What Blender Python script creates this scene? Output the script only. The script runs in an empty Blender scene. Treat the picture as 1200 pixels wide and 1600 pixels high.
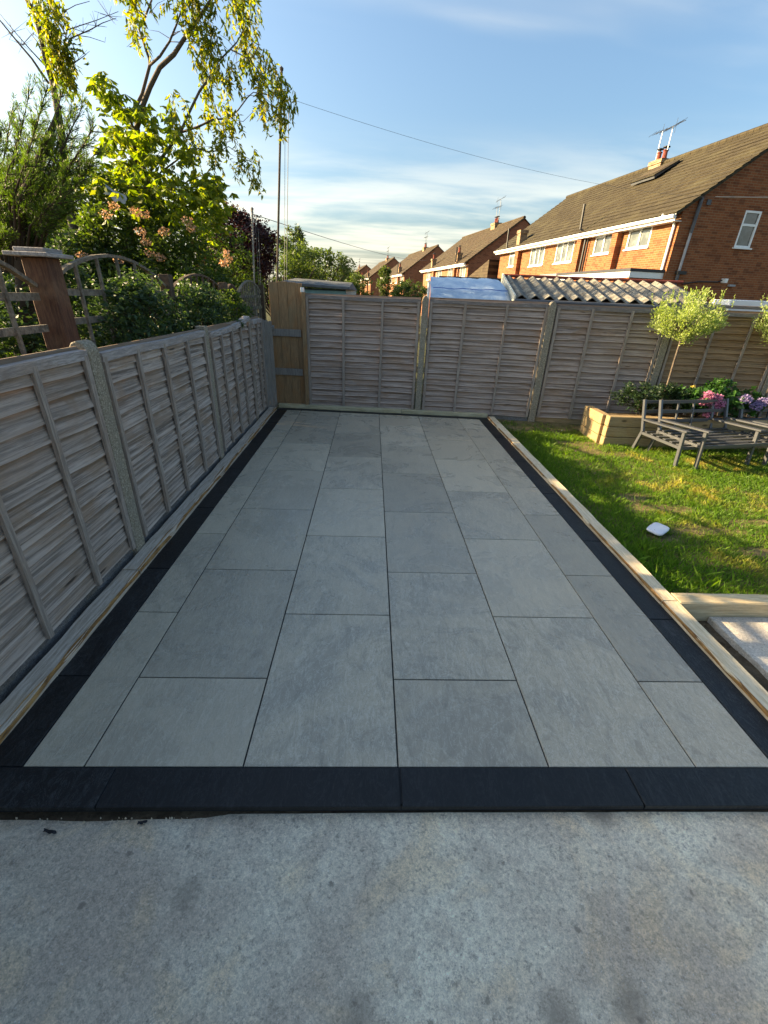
import bpy, bmesh, math, random
import numpy as np
from mathutils import Vector, Matrix

random.seed(7); rng = np.random.default_rng(7)
scene = bpy.context.scene
C = scene.collection

# ------------------------------------------------------------------ camera
F_PX = 681.0
CAM = np.array([-0.1413, -1.0773, 1.6492])
PITCH, YAW, ROLL = 0.4620, 0.0419, 0.0415
_cy, _sy, _cp, _sp = math.cos(YAW), math.sin(YAW), math.cos(PITCH), math.sin(PITCH)
FW = np.array([_sy*_cp, _cy*_cp, -_sp]); RT = np.array([_cy, -_sy, 0.0]); UP = np.cross(RT, FW)
RT, UP = RT*math.cos(ROLL)+UP*math.sin(ROLL), -RT*math.sin(ROLL)+UP*math.cos(ROLL)
cd = bpy.data.cameras.new('camera'); cam = bpy.data.objects.new('camera', cd); C.objects.link(cam)
cd.sensor_fit = 'VERTICAL'; cd.sensor_height = 36.0; cd.sensor_width = 27.0
cd.lens = F_PX/1600*36.0; cd.clip_start = 0.05; cd.clip_end = 3000
cam.matrix_world = Matrix(((RT[0], UP[0], -FW[0], CAM[0]), (RT[1], UP[1], -FW[1], CAM[1]), (RT[2], UP[2], -FW[2], CAM[2]), (0, 0, 0, 1)))
scene.camera = cam

# ------------------------------------------------------------------ sky, sun, exposure
SUN_EL = math.radians(20.0)
SUN_AZ = math.radians(78.0)          # to the left of straight ahead (+Y)
SUN = Vector((-math.sin(SUN_AZ)*math.cos(SUN_EL), math.cos(SUN_AZ)*math.cos(SUN_EL), math.sin(SUN_EL)))
world = bpy.data.worlds.new('World'); scene.world = world; world.use_nodes = True
SKY_STRENGTH = 0.09
def build_world():
    nt = world.node_tree; N = nt.nodes; L = nt.links; N.clear()
    out = N.new('ShaderNodeOutputWorld'); bg = N.new('ShaderNodeBackground'); bg.inputs['Strength'].default_value = SKY_STRENGTH
    sky = N.new('ShaderNodeTexSky'); sky.sky_type = 'NISHITA'; sky.sun_disc = False
    sky.sun_elevation = SUN_EL; sky.sun_rotation = -SUN_AZ; sky.altitude = 50
    sky.air_density = 1.15; sky.dust_density = 4.2; sky.ozone_density = 6.0
    tc = N.new('ShaderNodeTexCoord'); sep = N.new('ShaderNodeSeparateXYZ'); L.new(tc.outputs['Generated'], sep.inputs[0])
    def m(op, a, b=None, clamp=False):
        n = N.new('ShaderNodeMath'); n.operation = op; n.use_clamp = clamp
        for i, v in enumerate((a, b)):
            if v is None: continue
            if isinstance(v, (int, float)): n.inputs[i].default_value = v
            else: L.new(v, n.inputs[i])
        return n.outputs[0]
    zz = m('ADD', m('MAXIMUM', sep.outputs['Z'], 0.0), 0.10)
    cx = m('DIVIDE', sep.outputs['X'], zz); cy = m('DIVIDE', sep.outputs['Y'], zz)
    comb = N.new('ShaderNodeCombineXYZ'); L.new(m('MULTIPLY', cx, 0.55), comb.inputs[0]); L.new(m('MULTIPLY', cy, 1.35), comb.inputs[1])
    def noise(scale, detail, dist, off):
        mp = N.new('ShaderNodeMapping'); mp.inputs['Location'].default_value = off; L.new(comb.outputs[0], mp.inputs[0])
        n = N.new('ShaderNodeTexNoise'); n.inputs['Scale'].default_value = scale; n.inputs['Detail'].default_value = detail
        n.inputs['Roughness'].default_value = 0.55; n.inputs['Distortion'].default_value = dist; L.new(mp.outputs[0], n.inputs['Vector']); return n.outputs['Fac']
    big = noise(0.55, 4, 0.4, (3.1, 7.7, 0)); fine = noise(1.7, 7, 0.25, (1.3, 0.2, 5))
    def ramp(v, a, b):
        r = N.new('ShaderNodeMapRange'); r.interpolation_type = 'SMOOTHSTEP'; L.new(v, r.inputs[0])
        r.inputs[1].default_value = a; r.inputs[2].default_value = b; return r.outputs[0]
    cover = m('MULTIPLY', ramp(big, 0.48, 0.74), ramp(fine, 0.38, 0.78))
    low = m('MULTIPLY', ramp(sep.outputs['Z'], 0.28, 0.10), 0.62)          # the far cloud deck stands low over the roofs
    lowc = m('MULTIPLY', low, ramp(fine, 0.28, 0.72))
    cl = m('MAXIMUM', m('MULTIPLY', cover, 0.55), lowc, True)
    mix = N.new('ShaderNodeMix'); mix.data_type = 'RGBA'
    L.new(cl, mix.inputs[0]); L.new(sky.outputs[0], mix.inputs[6]); mix.inputs[7].default_value = (4.3, 4.3, 4.2, 1)
    L.new(mix.outputs[2], bg.inputs['Color']); L.new(bg.outputs[0], out.inputs[0])
build_world()
sd = bpy.data.lights.new('sun', 'SUN'); sd.energy = 5.0; sd.angle = math.radians(0.55); sd.color = (1.0, 0.81, 0.57)
so = bpy.data.objects.new('sun', sd); C.objects.link(so); so.rotation_euler = (-SUN).to_track_quat('-Z', 'Y').to_euler(); so.location = (-20, 6, 12)
vs = scene.view_settings; vs.view_transform = 'Standard'; vs.look = 'None'; vs.gamma = 1; vs.exposure = 2.0; vs.use_curve_mapping = False
vs.use_white_balance = True; vs.white_balance_temperature = 8000; vs.white_balance_tint = 5      # camera white balance set for the open shade
scene.cycles.use_denoising = True
scene.cycles.max_bounces = 8; scene.cycles.transparent_max_bounces = 8

# ------------------------------------------------------------------ helpers
def ray(x, y): return (x-600)/F_PX*RT-(y-800)/F_PX*UP+FW
def at(x, y, Y):                      # photo pixel (1200x1600) -> point at distance Y
    d = ray(x, y); t = (Y-CAM[1])/d[1]; return CAM+t*d
def proj(P):
    d = np.asarray(P, float)-CAM; z = d@FW; return 600+F_PX*(d@RT)/z, 800-F_PX*(d@UP)/z

class MB:
    def __init__(s): s.v = []; s.f = []
    def add(s, vs, fs):
        o = len(s.v); s.v += [tuple(map(float, p)) for p in vs]; s.f += [tuple(i+o for i in f) for f in fs]; return s
    def box(s, a, b):
        x0, y0, z0 = a; x1, y1, z1 = b
        return s.add([(x0,y0,z0),(x1,y0,z0),(x1,y1,z0),(x0,y1,z0),(x0,y0,z1),(x1,y0,z1),(x1,y1,z1),(x0,y1,z1)],
                     [(0,3,2,1),(4,5,6,7),(0,1,5,4),(1,2,6,5),(2,3,7,6),(3,0,4,7)])
    def bar(s, p, q, w, h, up=(0,0,1)):  # rectangular bar from p to q
        p = Vector(p); q = Vector(q); d = (q-p).normalized(); u = Vector(up)
        r = d.cross(u); r = r.normalized() if r.length > 1e-6 else Vector((1,0,0)); u = r.cross(d).normalized()
        vs = []
        for e in (p, q):
            for a, b in ((-1,-1),(1,-1),(1,1),(-1,1)): vs.append(e+r*(a*w/2)+u*(b*h/2))
        return s.add(vs, [(0,1,2,3),(7,6,5,4),(0,4,5,1),(1,5,6,2),(2,6,7,3),(3,7,4,0)])
    def tube(s, pts, rad, n=6, cap=True):
        pts = [Vector(p) for p in pts]; k = len(pts)
        if not hasattr(rad, '__len__'): rad = [rad]*k
        vs = []; fs = []; prev = None
        for i, p in enumerate(pts):
            d = (pts[min(i+1,k-1)]-pts[max(i-1,0)]).normalized()
            ref = prev if prev is not None else (Vector((0,0,1)) if abs(d.z) < .9 else Vector((1,0,0)))
            a = d.cross(ref); a = a.normalized() if a.length > 1e-5 else d.orthogonal().normalized(); b = a.cross(d).normalized(); prev = b
            for j in range(n):
                t = 2*math.pi*j/n; vs.append(p+(a*math.cos(t)+b*math.sin(t))*rad[i])
        for i in range(k-1):
            for j in range(n): fs.append((i*n+j, i*n+(j+1)%n, (i+1)*n+(j+1)%n, (i+1)*n+j))
        if cap: fs.append(tuple(range(n))[::-1]); fs.append(tuple(range((k-1)*n, k*n)))
        return s.add(vs, fs)
    def lathe(s, prof, n=12, c=(0,0,0)):
        vs = []; fs = []
        for r, z in prof:
            for j in range(n): t = 2*math.pi*j/n; vs.append((c[0]+r*math.cos(t), c[1]+r*math.sin(t), c[2]+z))
        for i in range(len(prof)-1):
            for j in range(n): fs.append((i*n+j, i*n+(j+1)%n, (i+1)*n+(j+1)%n, (i+1)*n+j))
        fs.append(tuple(range(n))[::-1]); fs.append(tuple(range((len(prof)-1)*n, len(prof)*n)))
        return s.add(vs, fs)
    def mesh(s, name, mat=None, smooth=False):
        me = bpy.data.meshes.new(name); me.from_pydata(s.v, [], s.f); me.update()
        if mat: me.materials.append(mat)
        if smooth: me.polygons.foreach_set('use_smooth', [True]*len(me.polygons))
        return me
    def build(s, name, mat, parent=None, loc=None, rot=None, smooth=False, bevel=0):
        me = s.mesh(name, mat, smooth)
        if bevel:
            bm = bmesh.new(); bm.from_mesh(me)
            bmesh.ops.bevel(bm, geom=[e for e in bm.edges], offset=bevel, segments=1, affect='EDGES', clamp_overlap=True)
            bm.to_mesh(me); bm.free()
        return link(name, me, parent, loc, rot)
def link(name, data, parent=None, loc=None, rot=None, scale=None):
    o = bpy.data.objects.new(name, data); C.objects.link(o)
    if parent: o.parent = parent
    if loc is not None: o.location = loc
    if rot is not None: o.rotation_euler = rot
    if scale is not None: o.scale = scale
    return o
def tag(o, label, cat, group=None):
    o['label'] = label; o['category'] = cat
    if group: o['group'] = group
    return o
def thing(name, label, cat, loc=(0,0,0), rotz=0, group=None):
    o = bpy.data.objects.new(name, None); C.objects.link(o); o.location = loc; o.rotation_euler = (0,0,rotz); o.empty_display_size = .1
    return tag(o, label, cat, group)
def struct(o): o['kind'] = 'structure'; return o
def quads_obj(name, P, mat, parent=None):      # P: (n,4,3) array of quads
    P = np.asarray(P, dtype=np.float32); n, k = P.shape[:2]
    me = bpy.data.meshes.new(name); me.vertices.add(n*k); me.vertices.foreach_set('co', P.reshape(-1))
    me.loops.add(n*k); me.loops.foreach_set('vertex_index', np.arange(n*k, dtype=np.int32))
    me.polygons.add(n); me.polygons.foreach_set('loop_start', np.arange(0, n*k, k, dtype=np.int32))
    me.polygons.foreach_set('loop_total', np.full(n, k, dtype=np.int32)); me.update(calc_edges=True); me.materials.append(mat)
    return link(name, me, parent)

# ------------------------------------------------------------------ materials
class M:
    def __init__(s, name):
        s.m = bpy.data.materials.new(name); s.m.use_nodes = True; s.t = s.m.node_tree; s.N = s.t.nodes; s.L = s.t.links; s.N.clear()
        s.out = s.N.new('ShaderNodeOutputMaterial'); s.b = s.N.new('ShaderNodeBsdfPrincipled'); s.L.new(s.b.outputs[0], s.out.inputs[0])
        s._co = None
    def set(s, inp, v):
        if hasattr(v, 'is_linked') or hasattr(v, 'links'): s.L.new(v, inp)
        elif isinstance(v, (tuple, list)) and len(v) == 3 and inp.type == 'RGBA': inp.default_value = (*v, 1)
        else: inp.default_value = v
    def co(s, kind='Object', rand=True, scale=(1,1,1)):
        tc = s.N.new('ShaderNodeTexCoord'); v = tc.outputs[kind]
        if rand:
            oi = s.N.new('ShaderNodeObjectInfo'); mu = s.N.new('ShaderNodeVectorMath'); mu.operation = 'MULTIPLY_ADD'
            cx = s.N.new('ShaderNodeCombineXYZ')
            for i in range(3): s.L.new(oi.outputs['Random'], cx.inputs[i])
            s.L.new(cx.outputs[0], mu.inputs[0]); mu.inputs[1].default_value = (37.1, 71.3, 53.7); s.L.new(v, mu.inputs[2]); v = mu.outputs[0]
        mp = s.N.new('ShaderNodeMapping'); mp.inputs['Scale'].default_value = scale; s.L.new(v, mp.inputs[0]); return mp.outputs[0]
    def pos(s, scale=(1,1,1)):
        g = s.N.new('ShaderNodeNewGeometry'); mp = s.N.new('ShaderNodeMapping'); mp.inputs['Scale'].default_value = scale
        s.L.new(g.outputs['Position'], mp.inputs[0]); return mp.outputs[0]
    def noise(s, v, scale, detail=4, rough=.55, dist=0):
        n = s.N.new('ShaderNodeTexNoise'); s.L.new(v, n.inputs['Vector']); n.inputs['Scale'].default_value = scale; n.inputs['Detail'].default_value = detail
        n.inputs['Roughness'].default_value = rough; n.inputs['Distortion'].default_value = dist; return n.outputs['Fac']
    def voro(s, v, scale, feat='F1', out='Distance', rnd=1):
        n = s.N.new('ShaderNodeTexVoronoi'); n.feature = feat; s.L.new(v, n.inputs['Vector']); n.inputs['Scale'].default_value = scale; n.inputs['Randomness'].default_value = rnd; return n.outputs[out]
    def rng(s, v, a, b, c=0, d=1, smooth=True):
        r = s.N.new('ShaderNodeMapRange'); r.interpolation_type = 'SMOOTHSTEP' if smooth else 'LINEAR'
        s.set(r.inputs[0], v)
        for i, x in zip((1,2,3,4), (a,b,c,d)): r.inputs[i].default_value = x
        return r.outputs[0]
    def math(s, op, a, b=0.0, clamp=False):
        n = s.N.new('ShaderNodeMath'); n.operation = op; n.use_clamp = clamp; s.set(n.inputs[0], a); s.set(n.inputs[1], b); return n.outputs[0]
    def mix(s, f, a, b, mode='MIX'):
        n = s.N.new('ShaderNodeMix'); n.data_type = 'RGBA'; n.blend_type = mode; s.set(n.inputs[0], f); s.set(n.inputs[6], a); s.set(n.inputs[7], b); return n.outputs[2]
    def ramp(s, v, stops):
        n = s.N.new('ShaderNodeValToRGB'); s.L.new(v, n.inputs[0]); e = n.color_ramp.elements
        while len(e) < len(stops): e.new(.5)
        for k, (p, c) in zip(e, stops): k.position = p; k.color = (*c, 1)
        return n.outputs[0]
    def rand(s): return s.N.new('ShaderNodeObjectInfo').outputs['Random']
    def isle(s): return s.N.new('ShaderNodeNewGeometry').outputs['Random Per Island']
    def bump(s, h, strength=.3, dist=.01, normal=None):
        n = s.N.new('ShaderNodeBump'); n.inputs['Strength'].default_value = strength; n.inputs['Distance'].default_value = dist; s.L.new(h, n.inputs['Height'])
        if normal is not None: s.L.new(normal, n.inputs['Normal'])
        s.L.new(n.outputs[0], s.b.inputs['Normal']); return n.outputs[0]
    def fin(s, col, rough=.7, spec=.4, metal=0):
        s.set(s.b.inputs['Base Color'], col); s.set(s.b.inputs['Roughness'], rough); s.b.inputs['Specular IOR Level'].default_value = spec
        s.b.inputs['Metallic'].default_value = metal; return s.m

def plain(name, col, rough=.6, spec=.4, metal=0, var=.12, sc=6):
    k = M(name); v = k.co(); n = k.noise(v, sc, 5)
    c = k.mix(k.rng(n, .3, .7), tuple(x*(1-var) for x in col), tuple(min(1, x*(1+var)) for x in col)); return k.fin(c, rough, spec, metal)

def mat_tile(name, base, vein, warm, rough, wet=False, spec=.5):
    k = M(name); v = k.co(scale=(1,1,1)); va = k.co(scale=(2.4,.9,1)); va_ = k.N.new('ShaderNodeVectorRotate'); va_.rotation_type = 'Z_AXIS'; va_.inputs['Angle'].default_value = -.75; k.L.new(va, va_.inputs['Vector']); va = va_.outputs[0]
    n1 = k.noise(v, 1.6, 8, .62, 1.6); n2 = k.noise(va, 9, 10, .72, 1.6); n3 = k.noise(v, 45, 6, .7)
    c = k.mix(k.rng(n1, .36, .60), base, warm)
    streak = k.rng(n2, .50, .68); c = k.mix(k.math('MULTIPLY', streak, .62), c, vein)
    rg = k.rng(k.math('ABSOLUTE', k.math('SUBTRACT', k.noise(va, 5.5, 7, .68, 2.6), .5)), .022, .0); c = k.mix(k.math('MULTIPLY', rg, .75), c, vein)     # thin pale veins
    rg2 = k.rng(k.math('ABSOLUTE', k.math('SUBTRACT', k.noise(va, 8.5, 6, .7, 2.0), .48)), .014, .0); c = k.mix(k.math('MULTIPLY', rg2, .7), c, tuple(x*.5 for x in base))
    c = k.mix(k.math('MULTIPLY', k.rng(k.noise(v, 160, 4, .7), .52, .66), .30), c, tuple(x*.6 for x in base))
    dk = k.rng(k.noise(va, 3.2, 9, .72, 2.2), .50, .70); c = k.mix(k.math('MULTIPLY', dk, .50), c, tuple(x*.55 for x in base))
    c = k.mix(k.math('MULTIPLY', k.rand(), .55), c, tuple(x*.62 for x in base)); c = k.mix(k.rng(k.math('FRACT', k.math('MULTIPLY', k.rand(), 7.31)), .55, 1.0, 0, .5), c, warm)
    h = k.math('ADD', k.math('MULTIPLY', n2, .8), k.math('MULTIPLY', n3, .25))
    k.bump(h, .55, .008); r = k.rng(n1, .3, .7, rough-.06, rough+.08)
    if wet:
        p = k.pos(); dv = k.N.new('ShaderNodeVectorMath'); dv.operation = 'SUBTRACT'; k.L.new(p, dv.inputs[0]); dv.inputs[1].default_value = (-.78, 2.30, 0)
        sc = k.N.new('ShaderNodeVectorMath'); sc.operation = 'MULTIPLY'; k.L.new(dv.outputs[0], sc.inputs[0]); sc.inputs[1].default_value = (1.5, .85, 1)
        ln = k.N.new('ShaderNodeVectorMath'); ln.operation = 'LENGTH'; k.L.new(sc.outputs[0], ln.inputs[0])
        d = k.math('ADD', ln.outputs['Value'], k.math('MULTIPLY', k.math('SUBTRACT', k.noise(p, 4, 6, .7), .5), .9))
        wm = k.rng(d, .52, .38); r = k.mix(wm, k.mix(0, r, r), (.13,.13,.13)); c = k.mix(k.math('MULTIPLY', wm, .18), c, tuple(x*.5 for x in base))
    return k.fin(c, r, spec)
GREY_TILE = mat_tile('grey_porcelain', (.375,.328,.252), (.68,.61,.48), (.53,.445,.32), .29, wet=True)
DARK_TILE = mat_tile('charcoal_porcelain', (.0065,.0080,.0090), (.050,.054,.056), (.0095,.0108,.0120), .46, spec=.34)

def mat_wood(name, light, dark, brown, gx=(1,1,1), rough=.85, knot=.0, moss=None, brown_amt=.5, gs=1.0, contrast=1.0, lip_tone=False):
    k = M(name); v = k.co(scale=gx)
    g = k.noise(v, 9*gs, 10, .68, .5); g2 = k.noise(v, 34*gs, 6, .7, .2); b = k.noise(k.co(), 3.1, 5, .6, .6)
    c = k.mix(k.rng(g, .5-.16/contrast, .5+.16/contrast), dark, light)
    c = k.mix(k.math('MULTIPLY', k.rng(b, .48, .68), brown_amt), c, brown)
    c = k.mix(k.math('MULTIPLY', k.rng(g2, .52, .68), .62), c, tuple(x*.55 for x in dark))
    c = k.mix(k.math('MULTIPLY', k.rand(), .40), c, tuple(x*.62 for x in light))
    if lip_tone:                                                  # darker brown towards the top of each slat, paler towards its lower lip
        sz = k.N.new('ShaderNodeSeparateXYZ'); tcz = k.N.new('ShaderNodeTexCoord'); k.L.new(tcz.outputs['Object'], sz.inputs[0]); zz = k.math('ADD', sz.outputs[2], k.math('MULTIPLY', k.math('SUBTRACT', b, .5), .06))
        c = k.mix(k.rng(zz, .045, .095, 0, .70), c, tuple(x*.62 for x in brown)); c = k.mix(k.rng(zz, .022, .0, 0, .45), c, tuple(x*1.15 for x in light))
    h = k.math('ADD', g, k.math('MULTIPLY', g2, .6))
    if knot:
        vk = k.co(scale=(gx[0]*2.4, gx[1]*2.4, gx[2]*.55) if gx[0] < gx[2] else (gx[0]*.55, gx[1]*2.4, gx[2]*2.4))
        d = k.voro(vk, knot); kn = k.rng(d, .115, .05); ring = k.rng(d, .30, .10)
        c = k.mix(k.math('MULTIPLY', ring, .35), c, brown); c = k.mix(k.math('MULTIPLY', kn, .85), c, tuple(x*.22 for x in dark))
        h = k.math('ADD', h, k.math('MULTIPLY', kn, -.6))
    if moss: c = k.mix(k.math('MULTIPLY', k.rng(k.noise(k.co(), 2.0, 6, .6), .5, .7), .5), c, moss)
    k.bump(h, .55, .006); return k.fin(c, rough, .25)
# slats keep a unit length and are scaled to their panel, so the grain runs along x
SLAT_L = mat_wood('weathered_slat', (.46,.38,.325), (.135,.105,.085), (.27,.175,.108), (.40,4,9), knot=2.6, brown_amt=.75, contrast=1.25, gs=.75, lip_tone=True)
SLAT_B = mat_wood('weathered_slat_far', (.47,.37,.315), (.165,.125,.103), (.30,.19,.12), (.40,4,9), knot=3.0, brown_amt=.6, contrast=1.2, gs=.75, lip_tone=True)
SLAT_W = mat_wood('brown_slat', (.38,.25,.15), (.15,.098,.06), (.34,.19,.09), (.40,4,9), knot=3.0, brown_amt=.6, contrast=1.2, lip_tone=True)
BATTEN = mat_wood('weathered_batten', (.40,.335,.285), (.19,.155,.13), (.29,.20,.14), (10,10,.9), brown_amt=.55)
RAIL = mat_wood('weathered_rail_wood', (.42,.385,.365), (.17,.15,.14), (.30,.21,.15), (10,.9,10), brown_amt=.5)
RAILX = mat_wood('weathered_rail_wood_across', (.30,.265,.25), (.12,.105,.10), (.23,.16,.12), (.9,10,10), brown_amt=.5)
SLEEPER_GREY = mat_wood('aged_sleeper', (.62,.52,.42), (.36,.29,.22), (.50,.36,.23), (8,.55,8), knot=1.3, brown_amt=.35)
SLEEPER_NEW = mat_wood('fresh_sleeper', (.70,.60,.43), (.50,.40,.26), (.60,.45,.26), (8,.55,8), knot=1.3, brown_amt=.4)
SLEEPER_NEWX = mat_wood('fresh_sleeper_across', (.64,.53,.34), (.42,.32,.19), (.50,.33,.16), (.55,8,8), knot=1.3, brown_amt=.4)
SLEEPER_DARKX = mat_wood('green_sleeper', (.56,.49,.32), (.30,.26,.16), (.42,.32,.17), (.55,8,8), knot=1.3, brown_amt=.45)
PLANTER_W = mat_wood('planter_oak', (.42,.31,.17), (.25,.175,.09), (.36,.22,.10), (.7,8,8), knot=1.2, brown_amt=.5)
BARK = mat_wood('orange_bark', (.38,.19,.06), (.10,.05,.025), (.50,.29,.11), (9,1.2,9), brown_amt=.7, contrast=1.4)
GATE_W = mat_wood('gate_board', (.34,.215,.115), (.17,.105,.055), (.32,.145,.05), (10,10,.7), brown_amt=.55, moss=(.17,.14,.085))
GATE_GREY = mat_wood('grey_board', (.27,.25,.225), (.14,.13,.12), (.2,.165,.13), (10,10,.7), brown_amt=.4)
POST_RED = mat_wood('red_brown_post', (.155,.075,.045), (.05,.025,.018), (.27,.17,.10), (9,9,.9), brown_amt=.6, contrast=1.3)
TRELLIS = mat_wood('trellis_wood', (.24,.205,.16), (.09,.075,.06), (.19,.13,.085), (3,3,3), brown_amt=.45)
DARKWOOD = mat_wood('dark_trellis', (.14,.095,.065), (.05,.035,.027), (.16,.09,.05), (3,3,3), brown_amt=.5)

def mat_postconc():
    k = M('aggregate_concrete'); v = k.co(); d = k.voro(v, 130, out='Color'); sp = k.N.new('ShaderNodeSeparateColor'); k.L.new(d, sp.inputs[0])
    n = k.noise(v, 5, 6, .6)
    c = k.ramp(sp.outputs[0], [(0,(.17,.145,.105)),(.45,(.24,.205,.15)),(.8,(.29,.25,.19)),(1,(.40,.355,.28))])
    c = k.mix(k.math('MULTIPLY', k.rng(n, .45, .7), .55), c, (.23,.215,.18)); k.bump(k.voro(v, 95), .6, .004); return k.fin(c, .92, .2)
POSTC = mat_postconc()
def mat_concrete(name, base, stain=1.0, crisp=True):
    k = M(name); v = k.pos(); a = k.noise(v, 1.4, 6, .62, .6); b = k.noise(v, 9, 9, .72, .4); f = k.noise(v, 60, 10, .8); g = k.noise(v, 150, 4, .75)
    S = lambda q: tuple(min(1, x*q) for x in base)
    c = k.mix(k.rng(a, .32, .68), S(.70), S(1.14))
    c = k.mix(k.math('MULTIPLY', k.rng(k.noise(v, 2.6, 4, .6, 1.2), .48, .66), .40), c, (base[0]*1.02, base[1]*.90, base[2]*.66))      # rusty-brown bloom
    c = k.mix(k.math('MULTIPLY', k.rng(b, .47, .64), .48), c, S(.60))
    c = k.mix(k.math('MULTIPLY', k.rng(f, .50, .62), .70), c, S(.42))
    c = k.mix(k.math('MULTIPLY', k.rng(g, .60, .70), .60), c, S(1.7)); c = k.mix(k.math('MULTIPLY', k.rng(g, .38, .30), .70), c, S(.25))
    for sc_, lo, hi in ((320, .80, 1.13), (120, .86, 1.09)):                       # aggregate grains
        vc = k.voro(v, sc_, out='Color'); sep = k.N.new('ShaderNodeSeparateColor'); k.L.new(vc, sep.inputs[0]); gr = k.rng(sep.outputs[0], 0, 1, lo, hi, False)
        cg = k.N.new('ShaderNodeCombineColor'); [k.L.new(gr, cg.inputs[q]) for q in range(3)]; c = k.mix(1.0, c, cg.outputs[0], 'MULTIPLY')
    sp = k.rng(k.math('ADD', k.voro(v, 3.1), k.math('MULTIPLY', k.noise(v, 12, 8, .8), .42)), .46, .28)
    c = k.mix(k.math('MULTIPLY', sp, .66*stain), c, S(.32))
    sp2 = k.rng(k.math('ADD', k.voro(v, 11), k.math('MULTIPLY', k.noise(v, 40, 6, .8), .55)), .40, .30)
    c = k.mix(k.math('MULTIPLY', sp2, .70*stain), c, S(.25))
    h = k.math('ADD', k.math('MULTIPLY', b, .7), k.math('MULTIPLY', f, 1.0)); k.bump(h, .8, .016); return k.fin(c, .93, .15)
CONCRETE = mat_concrete('old_concrete', (.98,.79,.61)); SLABC = mat_concrete('slab_concrete', (.70,.64,.56), .4)
GRAVELB = mat_concrete('gravel_board_concrete', (.20,.19,.185), .3)
def mat_soil(name, a, b):
    k = M(name); v = k.pos(); n = k.noise(v, 9, 8, .7); f = k.noise(v, 70, 5, .7)
    c = k.mix(k.rng(n, .35, .65), a, b); c = k.mix(k.math('MULTIPLY', k.rng(f, .5, .7), .5), c, tuple(x*.45 for x in a)); k.bump(k.math('ADD', n, f), .9, .02); return k.fin(c, .95, .1)
SOIL = mat_soil('brown_soil', (.085,.06,.038), (.17,.125,.08)); GROUND = mat_soil('rough_ground', (.05,.06,.025), (.09,.085,.045))
LAWN_S = mat_soil('lawn_thatch', (.09,.095,.03), (.22,.165,.085)); MORTAR = plain('dark_grout', (.035,.036,.038), .9, .1)

def mat_leaf(name, cols, trans=.45, rough=.5, tcol=None, spec=.35):
    k = M(name); r = k.isle(); n = len(cols)
    c = k.ramp(r, [(i/(n-1), q) for i, q in enumerate(cols)])
    k.fin(c, rough, spec)
    tr = k.N.new('ShaderNodeBsdfTranslucent'); tc = k.mix(1.0, c, tcol or (1.5,1.55,.55), 'MULTIPLY'); k.L.new(tc, tr.inputs[0])
    mx = k.N.new('ShaderNodeMixShader'); mx.inputs[0].default_value = trans; k.L.new(k.b.outputs[0], mx.inputs[1]); k.L.new(tr.outputs[0], mx.inputs[2]); k.L.new(mx.outputs[0], k.out.inputs[0]); return k.m
LEAF_HANG = mat_leaf('hanging_leaf', [(.06,.10,.018),(.10,.14,.022),(.15,.18,.028),(.24,.20,.035)], .55, tcol=(2.2,2.1,.5))
LEAF_BIG = mat_leaf('broad_leaf', [(.08,.13,.02),(.12,.18,.026),(.17,.22,.034),(.22,.24,.04)], .55, tcol=(1.95,1.9,.5))
LEAF_SHRUB = mat_leaf('shrub_leaf', [(.028,.055,.017),(.045,.08,.02),(.065,.105,.024),(.095,.135,.03)], .5, tcol=(1.8,1.8,.5))
LEAF_DARK = mat_leaf('dark_shrub_leaf', [(.03,.058,.026),(.045,.082,.032),(.065,.11,.04)], .35)
LEAF_CONIFER = mat_leaf('conifer_needle', [(.03,.062,.016),(.055,.105,.022),(.10,.165,.03)], .42, tcol=(2.0,2.0,.5))
LEAF_PURPLE = mat_leaf('purple_leaf', [(.030,.014,.018),(.045,.018,.022),(.06,.03,.028)], .3, tcol=(1.6,.9,.7))
LEAF_FAR = mat_leaf('far_leaf', [(.05,.085,.025),(.075,.115,.03),(.10,.145,.035)], .4, tcol=(1.6,1.6,.6))
LEAF_LIME = mat_leaf('pale_green_leaf', [(.18,.24,.07),(.26,.33,.10),(.34,.41,.15),(.44,.48,.22)], .45, tcol=(1.4,1.5,.6))
LEAF_PLANT = mat_leaf('glossy_dark_leaf', [(.014,.030,.013),(.022,.046,.018),(.034,.065,.024)], .25, .35)
LEAF_HYD = mat_leaf('bright_green_leaf', [(.03,.09,.02),(.05,.13,.03),(.06,.16,.035)], .35)
PINK = mat_leaf('pink_petal', [(.42,.12,.24),(.52,.20,.34),(.60,.30,.42)], .3, tcol=(1.2,1,1.1)); LILAC = mat_leaf('lilac_petal', [(.26,.20,.38),(.34,.27,.46)], .3, tcol=(1,1,1.2))
BLOSSOM = mat_leaf('faded_blossom', [(.42,.24,.15),(.50,.31,.20),(.46,.33,.26)], .35, tcol=(1.3,1.1,.8)); YELLOWP = mat_leaf('yellow_petal', [(.6,.45,.08),(.65,.5,.12)], .3)
TWIG = mat_wood('grey_bark', (.17,.135,.105), (.06,.047,.037), (.13,.09,.06), (8,8,3), brown_amt=.4); TWIGD = plain('dark_twig', (.055,.04,.03), .9, .1)
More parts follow.
